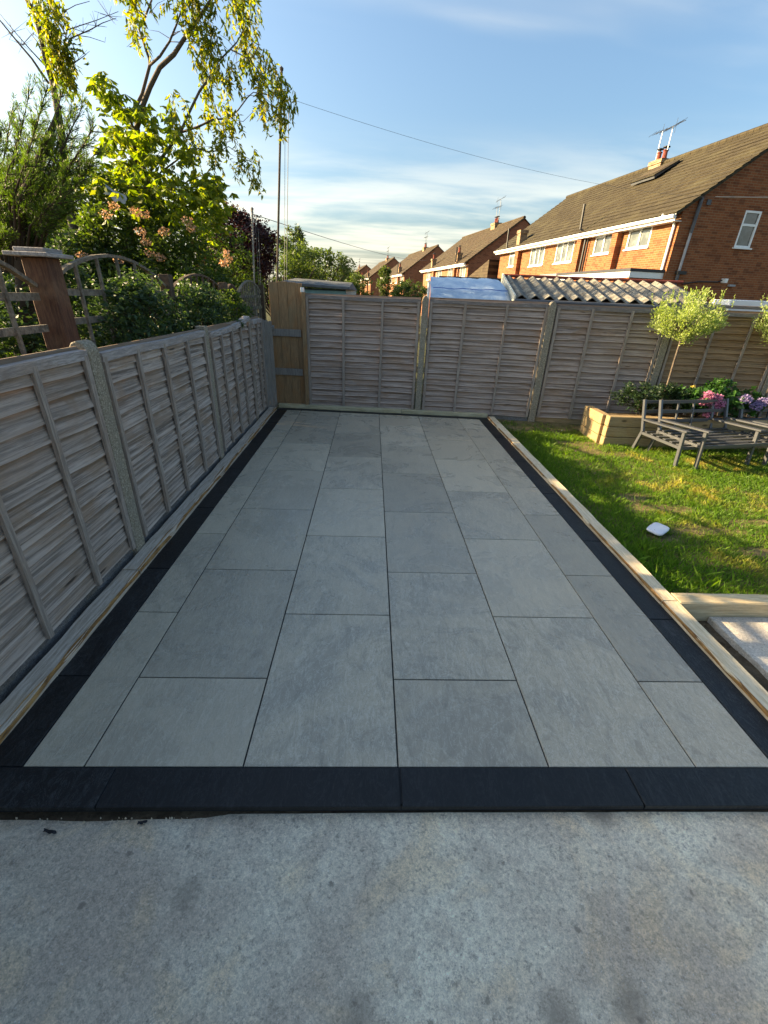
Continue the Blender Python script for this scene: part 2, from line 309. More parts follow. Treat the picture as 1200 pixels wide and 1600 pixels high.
def mat_grass():
    k = M('grass_blade'); p = k.pos(); n = k.noise(p, 1.7, 5, .6, .6); n2 = k.noise(p, 6, 4, .6); r = k.isle()
    g = k.ramp(r, [(0,(.058,.125,.018)),(.5,(.092,.178,.026)),(1,(.145,.235,.036))]); d = k.ramp(r, [(0,(.32,.25,.075)),(1,(.56,.43,.15))])
    f = k.math('MULTIPLY', k.rng(n, .46, .66), k.rng(n2, .38, .62)); sx = k.N.new('ShaderNodeSeparateXYZ'); k.L.new(p, sx.inputs[0])
    f = k.math('MULTIPLY', f, k.rng(sx.outputs[0], 2.1, 2.9)); c = k.mix(k.math('MULTIPLY', f, .85), g, d); k.fin(c, .55, .3)  # dry patches, plus sun warmth painted in: yellow only on the lit side
    tr = k.N.new('ShaderNodeBsdfTranslucent'); k.L.new(k.mix(1.0, c, (1.75,1.9,.5), 'MULTIPLY'), tr.inputs[0]); mx = k.N.new('ShaderNodeMixShader'); mx.inputs[0].default_value = .5
    k.L.new(k.b.outputs[0], mx.inputs[1]); k.L.new(tr.outputs[0], mx.inputs[2]); k.L.new(mx.outputs[0], k.out.inputs[0]); return k.m
GRASS = mat_grass()

def mat_brick(name, a, b, mortar, dark):
    k = M(name); tc = k.N.new('ShaderNodeTexCoord'); sp = k.N.new('ShaderNodeSeparateXYZ'); k.L.new(tc.outputs['Object'], sp.inputs[0])
    cb = k.N.new('ShaderNodeCombineXYZ'); k.L.new(k.math('ADD', sp.outputs[0], sp.outputs[1]), cb.inputs[0]); k.L.new(sp.outputs[2], cb.inputs[1])
    br = k.N.new('ShaderNodeTexBrick'); k.L.new(cb.outputs[0], br.inputs['Vector'])
    for n_, v_ in (('Scale',1.0),('Mortar Size',.010),('Mortar Smooth',.3),('Bias',0.0),('Brick Width',.225),('Row Height',.075)): br.inputs[n_].default_value = v_
    br.inputs['Color1'].default_value = (*a,1); br.inputs['Color2'].default_value = (*b,1); br.inputs['Mortar'].default_value = (*mortar,1)
    # a scatter of burnt headers: one random value per brick cell
    sn = k.N.new('ShaderNodeVectorMath'); sn.operation = 'SNAP'; k.L.new(cb.outputs[0], sn.inputs[0]); sn.inputs[1].default_value = (.225,.075,1)
    wn = k.N.new('ShaderNodeTexWhiteNoise'); k.L.new(sn.outputs[0], wn.inputs['Vector'])
    c = k.mix(k.rng(wn.outputs['Value'], .80, .84, 0, .55), br.outputs['Color'], dark)
    c = k.mix(k.math('MULTIPLY', k.rng(k.noise(cb.outputs[0], .8, 5, .6), .4, .7), .3), c, tuple(x*.6 for x in a))
    k.bump(br.outputs['Fac'], -.5, .01); return k.fin(c, .85, .2)
BRICK = mat_brick('orange_brick', (.285,.094,.035), (.205,.061,.024), (.25,.15,.085), (.10,.036,.018))
BRICK_F = mat_brick('far_brick', (.30,.108,.046), (.23,.078,.034), (.28,.19,.12), (.11,.042,.026))
def mat_roof(name, a, b):
    k = M(name); tc = k.N.new('ShaderNodeTexCoord'); v = tc.outputs['Object']; sp = k.N.new('ShaderNodeSeparateXYZ'); k.L.new(v, sp.inputs[0])
    cb = k.N.new('ShaderNodeCombineXYZ'); k.L.new(sp.outputs[1], cb.inputs[0]); k.L.new(sp.outputs[2], cb.inputs[1])
    br = k.N.new('ShaderNodeTexBrick'); k.L.new(cb.outputs[0], br.inputs['Vector'])
    for n_, v_ in (('Scale',1.0),('Mortar Size',.012),('Bias',0.0),('Brick Width',.30),('Row Height',.19)): br.inputs[n_].default_value = v_
    br.inputs['Color1'].default_value = (*a,1); br.inputs['Color2'].default_value = (*b,1); br.inputs['Mortar'].default_value = (*[x*.35 for x in b],1)
    n = k.noise(v, 1.2, 6, .65, .5); f = k.noise(v, 22, 4, .7)
    c = k.mix(k.math('MULTIPLY', k.rng(n, .45, .7), .5), br.outputs['Color'], (.085,.075,.042)); c = k.mix(k.math('MULTIPLY', k.rng(f, .5, .7), .35), c, tuple(x*.5 for x in b)); k.bump(f, .4, .02); return k.fin(c, .9, .2)
ROOF = mat_roof('mossy_roof_tile', (.062,.050,.029), (.043,.034,.021)); ROOF_F = mat_roof('far_roof_tile', (.085,.060,.036), (.058,.042,.027))
WHITE = plain('white_plastic', (.74,.74,.72), .35, .5, var=.04); WHITE_LID = plain('white_lid_plastic', (.66,.66,.70), .4, .5, var=.03)
def mat_glass(name, col, rough=.06):
    k = M(name); v = k.co(); n = k.noise(v, 1.6, 4, .6, .8); c = k.mix(k.rng(n, .4, .65), col, tuple(min(1, x*1.9+.02) for x in col)); return k.fin(c, rough, .8)
GLASS = mat_glass('window_pane', (.10,.115,.11)); GLASS_NET = mat_glass('curtained_pane', (.085,.095,.09), .07); GLASS_DK = mat_glass('dark_pane', (.03,.032,.033))
DARKPIPE = plain('grey_downpipe', (.075,.08,.088), .5, .4); PALEPIPE = plain('pale_downpipe', (.30,.31,.33), .5, .4); BLACKPIPE = plain('black_pipe', (.02,.019,.018), .5, .4); LEAD = plain('dark_felt', (.05,.052,.056), .8, .2)
METAL = plain('galvanised_metal', (.46,.47,.48), .35, .5, .9); METAL_DK = plain('aerial_metal', (.12,.125,.13), .4, .5, .7); CHIM = mat_brick('chimney_brick', (.30,.19,.10), (.24,.14,.08), (.36,.29,.2), (.10,.06,.04)); POT = plain('red_clay_pot', (.19,.05,.035), .8, .2); BLACKM = plain('black_cap', (.02,.02,.022), .6, .3)
FRAME_G = plain('graphite_metal', (.058,.062,.069), .38, .6, .0, var=.06); FELT = plain('grey_roofing_felt', (.115,.12,.12), .85, .2, var=.2); TEAL = plain('teal_paint', (.19,.34,.34), .6, .3); FASCIA_C = plain('cream_board', (.68,.62,.48), .6, .3)
def mat_asb():
    k = M('lichened_corrugated_sheet'); v = k.co(); n = k.noise(v, 12, 8, .7); f = k.noise(v, 60, 4, .7)
    c = k.mix(k.rng(n, .40, .62), (.25,.235,.20), (.12,.11,.095)); c = k.mix(k.math('MULTIPLY', k.rng(f, .5, .66), .7), c, (.07,.065,.055)); k.bump(f, .5, .01); return k.fin(c, .95, .1)
ASB = mat_asb()
def mat_tarp():
    k = M('pale_blue_polythene'); v = k.co(); n = k.noise(v, 3.5, 7, .7, 1.5); c = k.mix(k.rng(n, .35, .65), (.30,.43,.58), (.50,.60,.70)); k.bump(n, .5, .05); return k.fin(c, .28, .6)
TARP = mat_tarp(); BLUE = plain('blue_strap', (.03,.12,.45), .5, .4)
CABLE = plain('cable_grey', (.16,.165,.17), .6, .3); CABLE_W = plain('cable_white', (.55,.52,.46), .6, .3)

# ================================================================== SETTING
ground = struct(MB().add([(-900,-300,-.30),(900,-300,-.30),(900,1600,-.30),(-900,1600,-.30)], [(0,1,2,3)]).build('ground', GROUND))
LXL, LXR = -1.427, 1.531            # grey field of the patio
BW = .150                           # border width
def yend(x): return 5.595-.078*x    # the far edge runs slightly askew
patio = MB(); patio.add([(LXL-BW-.01,-.135,-.10),(LXR+BW+.01,-.135,-.10),(LXR+BW+.01,yend(LXR+BW)+BW,-.10),(LXL-BW-.01,yend(LXL-BW)+BW,-.10),
                         (LXL-BW-.01,-.135,-.006),(LXR+BW+.01,-.135,-.006),(LXR+BW+.01,yend(LXR+BW)+BW,-.006),(LXL-BW-.01,yend(LXL-BW)+BW,-.006)],
                        [(0,3,2,1),(4,5,6,7),(0,1,5,4),(1,2,6,5),(2,3,7,6),(3,0,4,7)])
patio = struct(patio.build('patio', MORTAR))
def tile(name, x0, x1, y0, y1, mat, ys=None, thick=.020, g=.0032, dz=0.0):
    """bevelled slab; ys = (far y at x0, far y at x1) where the far edge is cut askew"""
    ya, yb = ys if ys else (y1, y1); cx, cy = (x0+x1)/2, (y0+y1)/2; b = .0018
    ring = lambda i, z: [(x0+g+i-cx, y0+g+i-cy, z), (x1-g-i-cx, y0+g+i-cy, z), (x1-g-i-cx, yb-g-i-cy, z), (x0+g+i-cx, ya-g-i-cy, z)]
    m = MB().add(ring(0,-thick)+ring(0,-b)+ring(b,0), [(0,1,5,4),(1,2,6,5),(2,3,7,6),(3,0,4,7),(4,5,9,8),(5,6,10,9),(6,7,11,10),(7,4,8,11),(8,9,10,11)])
    return m.build(name, mat, patio, (cx, cy, dz))
TL = .903; YB = .4351
cols = [LXL, -1.2, -.6, 0, .6, 1.2, LXR]
for i in range(6):
    x0, x1 = cols[i], cols[i+1]; y = 0.0
    first = YB if i in (1,3,5) else TL
    nxt = first
    while True:
        ea, eb = yend(x0), yend(x1); dz = random.uniform(-.0006,.0006)
        if nxt > min(ea, eb)-.12: tile('grey_slab', x0, x1, y, (ea+eb)/2, GREY_TILE, (ea, eb), dz=dz); break
        tile('grey_slab', x0, x1, y, nxt, GREY_TILE, dz=dz); y = nxt; nxt += TL
def border_run(breaks, fn):
    for a, b in zip(breaks[:-1], breaks[1:]): fn(a, b)
# near row
border_run([LXL-BW-.35, LXL-BW+.52-.02, .005, 0.905, LXR+BW], lambda a, b: tile('border_slab', a, b, -BW, 0, DARK_TILE, thick=.02))
border_run([0, .44, 1.335, 2.24, 3.14, 4.05, 4.95, yend(LXL)], lambda a, b: tile('border_slab', LXL-BW, LXL, a, b, DARK_TILE))
border_run([0, .90, 1.81, 2.71, 3.62, 4.52, yend(LXR)], lambda a, b: tile('border_slab', LXR, LXR+BW, a, b, DARK_TILE))
def far_border(a, b):
    cx = (a+b)/2; m = MB(); r = lambda i, z: [(a+.0025+i-cx, yend(a)+i, z),(b-.0025-i-cx, yend(b)+i, z),(b-.0025-i-cx, yend(b)+.12-i, z),(a+.0025+i-cx, yend(a)+.12-i, z)]
    m.add(r(0,-.02)+r(0,-.0018)+r(.0018,0), [(0,1,5,4),(1,2,6,5),(2,3,7,6),(3,0,4,7),(4,5,9,8),(5,6,10,9),(6,7,11,10),(7,4,8,11),(8,9,10,11)]); m.build('border_slab', DARK_TILE, patio, (cx, .003, 0))
border_run([LXL-BW, -1.0, -.1, .8, LXR+BW], far_border)

# foreground concrete with a broken dark lip of mortar and soil along the patio edge
def grid_sheet(name, x0, x1, y0, y1, nx, ny, zf, mat):
    m = MB(); vs = [(x0+(x1-x0)*i/nx, y0+(y1-y0)*j/ny, 0) for j in range(ny+1) for i in range(nx+1)]
    vs = [(x, y, zf(x, y)) for x, y, _ in vs]; fs = [(j*(nx+1)+i, j*(nx+1)+i+1, (j+1)*(nx+1)+i+1, (j+1)*(nx+1)+i) for j in range(ny) for i in range(nx)]
    return struct(m.add(vs, fs).build(name, mat, smooth=True))
def wob(x, y, s=0): return .5*math.sin(3.1*x+1.7*y+s)+.3*math.sin(7.3*x-5.1*y+2*s)+.2*math.sin(17*x+11*y+s)
grid_sheet('concrete_yard', -2.2, 3.0, -3.2, -.145, 90, 56, lambda x, y: -.040+.0022*wob(x, y)-.0085*max(0, 1+(y+.145)/.055)*(1/(1+math.exp((x+.62)/.10))*1.1+.25), CONCRETE)
struct(MB().add([(-2.2,-.26,-.047),(3.0,-.26,-.047),(3.0,-.10,-.047),(-2.2,-.10,-.047)], [(0,1,2,3)]).build('soil_joint', SOIL))
# loose crumbs of mortar in the joint at the patio's near edge
crumb = []
for n in range(170):
    left = n < 110
    x = random.uniform(-1.5, -.5) if left else random.uniform(-.5, 1.6); y = -.158-abs(random.gauss(0, .022)); r = random.uniform(.0012,.0042)*(1.7 if random.random() < .07 else 1)
    crumb.append((x, y, r))
m = MB()
for x, y, r in crumb:
    m.add([(x+r*math.cos(t)*random.uniform(.7,1.2), y+r*math.sin(t)*random.uniform(.7,1.2), -.045) for t in (0,1.57,3.14,4.71)]+[(x+r*.2, y, -.040+r*1.3)], [(0,1,4),(1,2,4),(2,3,4),(3,0,4)])
cr = m.build('grit', CONCRETE); cr['kind'] = 'stuff'; cr['label'] = 'loose grit and mortar crumbs along the near patio edge'

# lawn side
def lawn_z(x, y): return -.095+.05*min(1, max(0, (y-(5.40-.09*x))/.3))+.012*wob(x*.8, y*.8, 1)+.004*wob(4*x, 3*y)
grid_sheet('lawn', 1.745, 9.0, 1.10, 6.0, 70, 48, lawn_z, LAWN_S)
grid_sheet('soil_strip', 1.745, 6.0, -1.2, 1.03, 40, 24, lambda x, y: -.105+.012*wob(3*x, 3*y)+.006*wob(13*x, 11*y), SOIL)
grid_sheet('flower_bed_soil', -2.3, -1.70, -2.0, 5.9, 6, 40, lambda x, y: -.06+.01*wob(3*x, 2*y), SOIL)
bare = [(2.62,2.62,.30,.10),(2.72,2.20,.34,.09),(2.35,2.05,.12,.07),(3.05,1.85,.20,.08),(2.75,4.55,.34,.26),(2.45,5.36,.7,.20),(2.95,1.30,.35,.11),(2.55,2.9,.22,.10),(3.4,2.35,.30,.08),(2.1,5.55,.5,.12),(3.4,5.35,.6,.12),(2.95,4.25,.26,.12)]
def make_grass():
    P = []; n = 230000
    x = rng.uniform(1.765, 6.6, n); y = rng.uniform(1.125, 5.62, n); keep = np.ones(n, bool)
    keep &= y < 5.72-.09*x
    keep &= ~((x > 3.0) & (y > 4.62))
    pr = np.ones(n)
    for bx, by, rx, ry in bare:
        d = ((x-bx)/rx)**2+((y-by)/ry)**2; pr *= np.clip((d-.35+.75*np.sin(9*x+5*y)*np.sin(11*y-4*x)+.4*np.sin(31*x-17*y)*np.sin(23*y+13*x))/1.3, .10, 1)
    pr *= .55+.45*np.clip(.6+.8*np.sin(2.3*x+1.1)*np.sin(2.9*y+.4)+.4*np.sin(7*x-3*y), 0, 1)
    pr *= np.where(x > 4.9, .55, 1)
    keep &= rng.random(n) < pr; x = x[keep]; y = y[keep]; n = len(x)
    z = np.array([lawn_z(a, b) for a, b in zip(x, y)]); a = rng.uniform(0, 2*np.pi, n)
    tall = np.where(x < 2.35, 1.25, 1.0)*np.where(y < 1.9, 1.25, 1)
    h = rng.gamma(3.6, .0055, n)*tall*np.where(x < 1.86, 1.5, 1)+.007; w = rng.uniform(.0018,.0038, n); ln = rng.uniform(.15, .95, n)*h; la = rng.uniform(0, 2*np.pi, n)
    dx, dy = np.cos(a)*w, np.sin(a)*w; lx, ly = np.cos(la)*ln, np.sin(la)*ln
    Q = np.zeros((n,4,3)); Q[:,0] = np.stack([x-dx, y-dy, z-.004], 1); Q[:,1] = np.stack([x+dx, y+dy, z-.004], 1)
    Q[:,2] = np.stack([x+dx*.6+lx*.45, y+dy*.6+ly*.45, z+h*.62], 1); Q[:,3] = np.stack([x+lx, y+ly, z+h], 1)
    o = quads_obj('grass', Q, GRASS); o['kind'] = 'stuff'; o['label'] = 'patchy green and yellowing lawn grass beside the patio'
make_grass()
# stones and clods in the bare strip by the fence and in the soil by the slab
def clods(name, spots, label, mat):
    m = MB()
    for x, y, z, r in spots:
        k = 7; top = [(x+r*math.cos(6.283*i/k)*random.uniform(.7,1.15), y+r*math.sin(6.283*i/k)*random.uniform(.7,1.15), z) for i in range(k)]
        mid = [(x+(a-x)*.75, y+(b-y)*.75, z+r*random.uniform(.4,.7)) for a, b, _ in top]
        m.add(top+mid+[(x, y, z+r*.8)], [(i,(i+1)%k,k+(i+1)%k,k+i) for i in range(k)]+[(k+i,k+(i+1)%k,2*k) for i in range(k)])
    o = m.build(name, mat); o['kind'] = 'stuff'; o['label'] = label
clods('soil_clods', [(random.uniform(1.78,2.0), random.uniform(-.4,1.0), -.112, random.uniform(.004,.018)) for _ in range(260)]+[(random.uniform(1.9,3.3), 5.42-.09*(random.random())+random.uniform(-.12,.06), -.085, random.uniform(.005,.02)) for _ in range(90)], 'crumbly brown soil and stones beside the timber edging', SOIL)
clods('rubble', [(2.76+random.gauss(0,.08), 5.32+random.gauss(0,.03), -.09, random.uniform(.015,.035)) for _ in range(9)]+[(2.92+random.gauss(0,.12), 4.33+random.gauss(0,.05), -.10, random.uniform(.004,.010)) for _ in range(160)], 'pale stones and grit in the bare patch by the planter', SLABC)

# ================================================================== TIMBER SLEEPERS
def sleeper(label, p0, p1, w, z0, z1, mat, seg=18, amp=.0035, across=False, bark=None, group=None, bev=.007, bk=1.0):
    """worn squared timber from p0 to p1 (centre line); local x (across=True) or y runs along it"""
    p0 = Vector((*p0,0)); p1 = Vector((*p1,0)); d = p1-p0; Ln = d.length; mid = (p0+p1)/2; ang = math.atan2(d.y, d.x)
    prof = [(-w/2, z0), (w/2, z0), (w/2, z1-bev), (w/2-bev, z1), (-w/2+bev, z1), (-w/2, z1-bev)]; k = len(prof); vs = []; fs = []
    sd = random.uniform(0, 99)
    for i in range(seg+1):
        t = -Ln/2+Ln*i/seg; o1 = amp*wob(t*2, sd); o2 = amp*.6*wob(t*2.7, sd+3)
        for j, (a, b) in enumerate(prof):
            jit = amp*.8*wob(t*5+j, sd+j*2)
            vs.append((t, a+o1+jit, b+(o2+jit*.6 if j > 1 else 0)) if across else (-(a+o1+jit), t, b+(o2+jit*.6 if j > 1 else 0)))
    for i in range(seg):
        for j in range(k): fs.append((i*k+j, i*k+(j+1)%k, (i+1)*k+(j+1)%k, (i+1)*k+j))
    fs += [tuple(range(k))[::-1], tuple(range(seg*k, seg*k+k))]
    o = MB().add(vs, fs).build('timber_sleeper', mat, loc=(mid.x, mid.y, 0), rot=(0,0,ang if across else ang-math.pi/2)); tag(o, label, 'sleeper', group)
    if bark:                                                     # ragged bark left along the upper inner edge
        side = bark; n = int(Ln/.03); va = []; fa = []; lo = random.uniform(0, 50)
        for i in range(n+1):
            t = -Ln/2+Ln*i/n; q = .5+.5*wob(t*1.3+lo, lo); q = max(0, q-.22)*1.15; wd = (.004+.026*q+.004*random.random())*bk; dp = .006+.026*q*bk
            x = side*(w/2-bev*.3); zt = z1+.0015
            va += [(x-side*wd, t, zt), (x+side*.0035, t, zt-bev*.9), (x+side*.005, t, zt-bev-dp)]
        for i in range(n): fa += [(3*i,3*i+1,3*i+4,3*i+3),(3*i+1,3*i+2,3*i+5,3*i+4)]
        b = MB().add(va, fa).build('bark_strip', BARK, o); b['label'] = 'ragged orange bark along the inner edge'
    return o
sleeper('grey worn sleeper with orange bark edge nearest the camera along the left fence', (-1.632,-.95), (-1.628,1.255), .112, -.12, .036, SLEEPER_GREY, bark=1)
sleeper('middle grey sleeper with orange bark edge along the foot of the left fence', (-1.628,1.262), (-1.632,3.55), .112, -.12, .039, SLEEPER_GREY, bark=1)
sleeper('far grey sleeper along the left fence ending at the gate corner', (-1.632,3.557), (-1.640,5.70), .112, -.12, .037, SLEEPER_GREY, bark=1)
def ysl(x): return 5.745-.078*x+.045
sleeper('greenish sleeper across the far edge of the patio below the gate', (-1.58, ysl(-1.58)), (.35, ysl(.35)), .085, -.12, .050, SLEEPER_DARKX, across=True)
sleeper('pale sleeper across the far edge of the patio at the fence, right half', (.357, ysl(.357)), (1.69, ysl(1.69)), .085, -.12, .050, SLEEPER_DARKX, across=True)
sleeper('pale fresh sleeper on the right patio edge nearest the camera', (1.734,-.9), (1.734,1.035), .104, -.13, .028, SLEEPER_NEW, bark=-1, bk=.35)
sleeper('long pale sleeper between the lawn and the right patio edge, middle length', (1.734,1.042), (1.732,3.45), .104, -.13, .030, SLEEPER_NEW, bark=-1, bk=.35)
sleeper('far pale sleeper on the right patio edge reaching the back fence', (1.732,3.457), (1.728,5.56), .104, -.13, .030, SLEEPER_NEW, bark=-1, bk=.35)
sleeper('pale sleeper crossing at the near end of the lawn', (1.792,1.072), (4.2,1.066), .105, -.13, .030, SLEEPER_NEWX, across=True)
sl = MB().box((-1.0,-1.05,-.06),(1.0,1.05,0)).build('paving_slab', SLABC, loc=(3.0,-.035,-.070), bevel=.002); tag(sl, 'large pale concrete slab set in soil on the right beyond the sleepers', 'slab')

# ================================================================== FENCES
def slat_mesh(sd, wave, h=.112):
    n = 10; vs = []; fs = []; r = random.Random(sd)
    ph = [r.uniform(0, 6.28) for _ in range(3)]
    for i in range(n+1):
        x = -.5+i/n
        e = wave*(.6*math.sin(5*x+ph[0])+.5*math.sin(11*x+ph[1])+.3*math.sin(23*x+ph[2]))
        y = .004*math.sin(7*x+ph[1])
        vs += [(x, -.006, h), (x, .003, h), (x, .029+y, e), (x, .018+y, e-.002)]      # y = out of the fence face
    for i in range(n):
        for j in range(3): fs.append((i*4+j, i*4+j+1, (i+1)*4+j+1, (i+1)*4+j))
    fs += [(0,1,2,3), (n*4+3,n*4+2,n*4+1,n*4)]
    return MB().add(vs, fs)
def slat_set(mat, wave, tagname): return [slat_mesh(31*i+5, wave).mesh('slat', mat) for i in range(7)]
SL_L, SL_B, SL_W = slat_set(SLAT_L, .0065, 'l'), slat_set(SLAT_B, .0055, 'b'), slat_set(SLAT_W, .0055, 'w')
BAT = MB().box((-.018,0,0),(.018,.020,1)); BATM = BAT.mesh('batten', BATTEN)
def fence_panel(label, group, p0, p1, z0, z1, slats, battens, pitch=.088, sag=0, railmat=RAILX, cap=.045):
    """panel from p0 to p1 (left to right seen from the patio); its face looks to local -y"""
    p0 = Vector((*p0,0)); p1 = Vector((*p1,0)); d = p1-p0; W = d.length; ang = math.atan2(d.y, d.x)
    o = thing('slat_fence', label, 'fence', (p0.x, p0.y, z0), ang, group)
    H = z1-z0; n = int(H/pitch); pitch = H/n
    for i in range(n):
        s = link('slat', random.choice(slats), o, (W/2, random.uniform(-.002,.002), i*pitch+random.uniform(-.004,.004)), (0, random.gauss(0,.0022), math.pi if random.random() < .5 else math.pi))
        s.scale = (W*(-1 if random.random() < .5 else 1), random.uniform(.9,1.15), pitch/.088*random.uniform(.98,1.06))
    for x in battens:
        b = link('batten', BATM, o, (x, -.031, .0), (0, random.gauss(0,.004), math.pi)); b.scale = (random.uniform(.85,1.1), 1, H-.02)
    rl = MB(); k = 14; vs = []; fs = []
    for i in range(k+1):
        x = W*i/k; zz = H+.003*math.sin(5*x)+(sag*((i/k)**2-.35) if sag else 0)
        for a, b in ((-.050,-cap),(.020,-cap),(.020,.006),(-.052,.004)): vs.append((x, a, zz+b))
    for i in range(k):
        for j in range(4): fs.append((i*4+j,(i+1)*4+j,(i+1)*4+(j+1)%4,i*4+(j+1)%4))
    fs += [(0,1,2,3),(k*4+3,k*4+2,k*4+1,k*4)]
    rl.add(vs, fs).build('cap_rail', railmat, o)
    return o
def conc_post(label, x, y, z1, w=.105, dp=.10, rot=0, group='concrete fence posts', lean=0, round_top=True):
    m = MB(); prof = [(-w/2,0),(w/2,0),(w/2,z1+.30-.05),(w/2-.02,z1+.30-.012),(0,z1+.30),(-w/2+.02,z1+.30-.012),(-w/2,z1+.30-.05)] if round_top else [(-w/2,0),(w/2,0),(w/2,z1+.30),(-w/2,z1+.30)]
    k = len(prof); vs = [(a,-dp/2,b) for a, b in prof]+[(a,dp/2,b) for a, b in prof]
    fs = [tuple(range(k)), tuple(range(k,2*k))[::-1]]+[(i, k+i, k+(i+1)%k, (i+1)%k) for i in range(k)]
    o = m.add(vs, fs).build('fence_post', POSTC, loc=(x,y,-.30), rot=(0,lean,rot), bevel=.006); return tag(o, label, 'fence post', group)
# left fence: runs along Y at x = -1.72, its face towards +X
XF = -1.735
def left_panel(label, y0, y1, z1, battens, sag=0):   # from the patio one looks along -X, so left-to-right runs +Y
    return fence_panel(label, 'weathered panels of the left fence', (XF, y0), (XF, y1), .075, z1, SL_L, [b-y0 for b in battens], pitch=.093, sag=sag, railmat=RAILL)
RAILL = mat_wood('weathered_rail_wood_left', (.46,.42,.40), (.19,.165,.155), (.32,.23,.165), (.9,10,10), brown_amt=.5, knot=1.6)
left_panel('slatted left fence panel beside the camera, beyond the left frame edge', -2.3, -.32, 1.315, [-2.28,-1.8,-1.35,-.85,-.35])
left_panel('grey slatted left fence panel just before the first stone-flecked concrete post', -.22, 1.465, 1.315, [-.2,.16,.615,1.05,1.45])
left_panel('left fence panel between the rough concrete post and the smooth post', 1.60, 3.325, 1.285, [1.63,2.02,2.43,2.88,3.30])
left_panel('left fence panel with its top rail curving up towards the gate', 3.455, 4.955, 1.285, [3.48,3.80,4.18,4.55,4.94], sag=.085)
left_panel('short last panel of the left fence beside the gate corner', 5.11, 5.62, 1.285, [5.36,5.59])
conc_post('rough stone-flecked concrete post with rounded top, nearest in the left fence', XF-.005, 1.535, 1.365, .105, .11, lean=.0)
conc_post('slim smooth fence post in the middle of the left fence', XF-.005, 3.39, 1.325, .09, .09, round_top=False)
conc_post('last fence post of the left fence before the gate', XF-.005, 5.035, 1.335, .07, .09, round_top=False)
conc_post('fence post of the left fence outside the near frame edge', XF-.005, -.27, 1.365, .105, .11)
for i, (a, b, t) in enumerate(((-2.3,1.48,'near'),(1.59,3.34,'middle'),(3.44,5.62,'far'))):
    o = MB().box((XF-.045,a,-.2),(XF+.012,b,.085)).build('gravel_board', GRAVELB, bevel=.004); tag(o, 'dark blue-grey gravel board under the %s left fence panels'%t, 'gravel board', 'gravel boards of the left fence')
# back fence: runs along X, slightly askew
def yf(x): return 5.865-.09*x
def fx(x): return -.141+(x+.141)*1.0215
BA = math.atan(-.09)
def back_panel(label, x0, x1, z1, battens, slats, pitch=.083, z0=.03):
    x0, x1, battens = fx(x0), fx(x1), [fx(b) for b in battens]
    return fence_panel(label, 'panels of the back fence', (x0, yf(x0)), (x1, yf(x1)), z0, z1, slats, [(b-x0)/math.cos(BA) for b in battens], pitch=pitch)
back_panel('dark grey slatted back fence panel next to the gate', -1.085, .535, 1.605, [-1.06,-.546,.001,.51], SL_B)
back_panel('back fence panel behind the far right patio corner', .655, 2.27, 1.61, [.68,1.151,1.72,2.25], SL_B)
back_panel('back fence panel left of the wooden planter', 2.395, 3.88, 1.60, [2.42,2.888,3.42,3.86], SL_B)
back_panel('brown back fence panel behind the clipped standard tree', 4.00, 5.46, 1.605, [4.03,4.54,5.02,5.44], SL_W)
back_panel('brown back fence panel at the right frame edge', 5.58, 7.2, 1.60, [5.6,6.1,6.6,7.18], SL_W)
conc_post('concrete post standing proud of the back fence beside the blue sheeting', fx(.595), yf(fx(.595))-.01, 1.665, .085, .10, BA)
conc_post('concrete post with rounded top in the back fence at the lawn corner', fx(2.332), yf(fx(2.332))-.01, 1.655, .10, .10, BA)
conc_post('concrete post of the back fence behind the dark green planter bush', fx(3.945), yf(fx(3.945))-.01, 1.645, .10, .10, BA)
conc_post('concrete post of the back fence at the far right of the picture', fx(5.52), yf(fx(5.52))-.01, 1.64, .10, .10, BA)
for a, b, t in ((-1.1,.54,'behind the patio left half'),(.65,2.28,'behind the patio right half'),(2.39,3.89,'left of the planter'),(3.99,7.2,'behind the planter')):
    a, b = fx(a), fx(b); o = MB().box((0,-.018,-.25),((b-a)/math.cos(BA),.03,.026)).build('gravel_board', PLANTER_W if a > 2 else GRAVELB, loc=(a, yf(a), 0), rot=(0,0,BA), bevel=.004); tag(o, 'board along the foot of the back fence %s'%t, 'gravel board', 'boards under the back fence')
# weathered coping timber lying along the fence top at the right
o = MB().box((0,-.03,0),(2.6,.06,.045)).build('timber_rail', RAILX, loc=(4.02, yf(4.02)+.16, 1.655), rot=(0,0,BA), bevel=.006); tag(o, 'weathered timber rail just behind the top of the right back fence', 'rail')
# ------------------------------------------------------------------ gate in the corner
g = thing('garden_gate', 'tall brown boarded gate with metal latch in the far left corner', 'gate', (-1.635, 5.985, .04), BA)
gw = [.138,.133,.128,.087]; x = 0
for i, w in enumerate(gw):
    m = MB().box((x,0,0),(x+w-.003,.022,1.715+[.0,.012,.004,-.004][i])); m.build('board', GATE_W, g, bevel=.002); x += w
for z in (.44, 1.00): MB().box((.01,-.026,z),(.45,-.001,z+.10)).build('rail', GATE_GREY, g, bevel=.003)
for j in (MB().box((.478,-.055,-.03),(.535,.035,1.60)),): j.build('frame_post', GATE_W, g, bevel=.003)
la = MB(); la.box((-.045,-.032,1.09),(.055,-.026,1.15)); la.tube([(-.06,-.042,1.13),(.05,-.042,1.13)], .007, 8); la.tube([(.0,-.045,1.105),(-.04,-.045,1.105)], .006, 8); lo = la.build('latch', METAL, g)
MB().box((.475,-.06,1.60),(.515,.02,1.66)).build('post_cap', WHITE, g, bevel=.003)
MB().box((.50,-.040,.28),(.515,-.030,.34)).build('tag_plate', WHITE, g)
gp = thing('board_screen', 'narrow grey weathered boards between the left fence and the gate', 'board screen', (-1.765, 5.63, -.02), math.atan2(.33,.155))
for i in range(4): MB().box((i*.089,0,0),(i*.089+.085,.02,1.30-.012*i)).build('board', GATE_GREY, gp, bevel=.002)

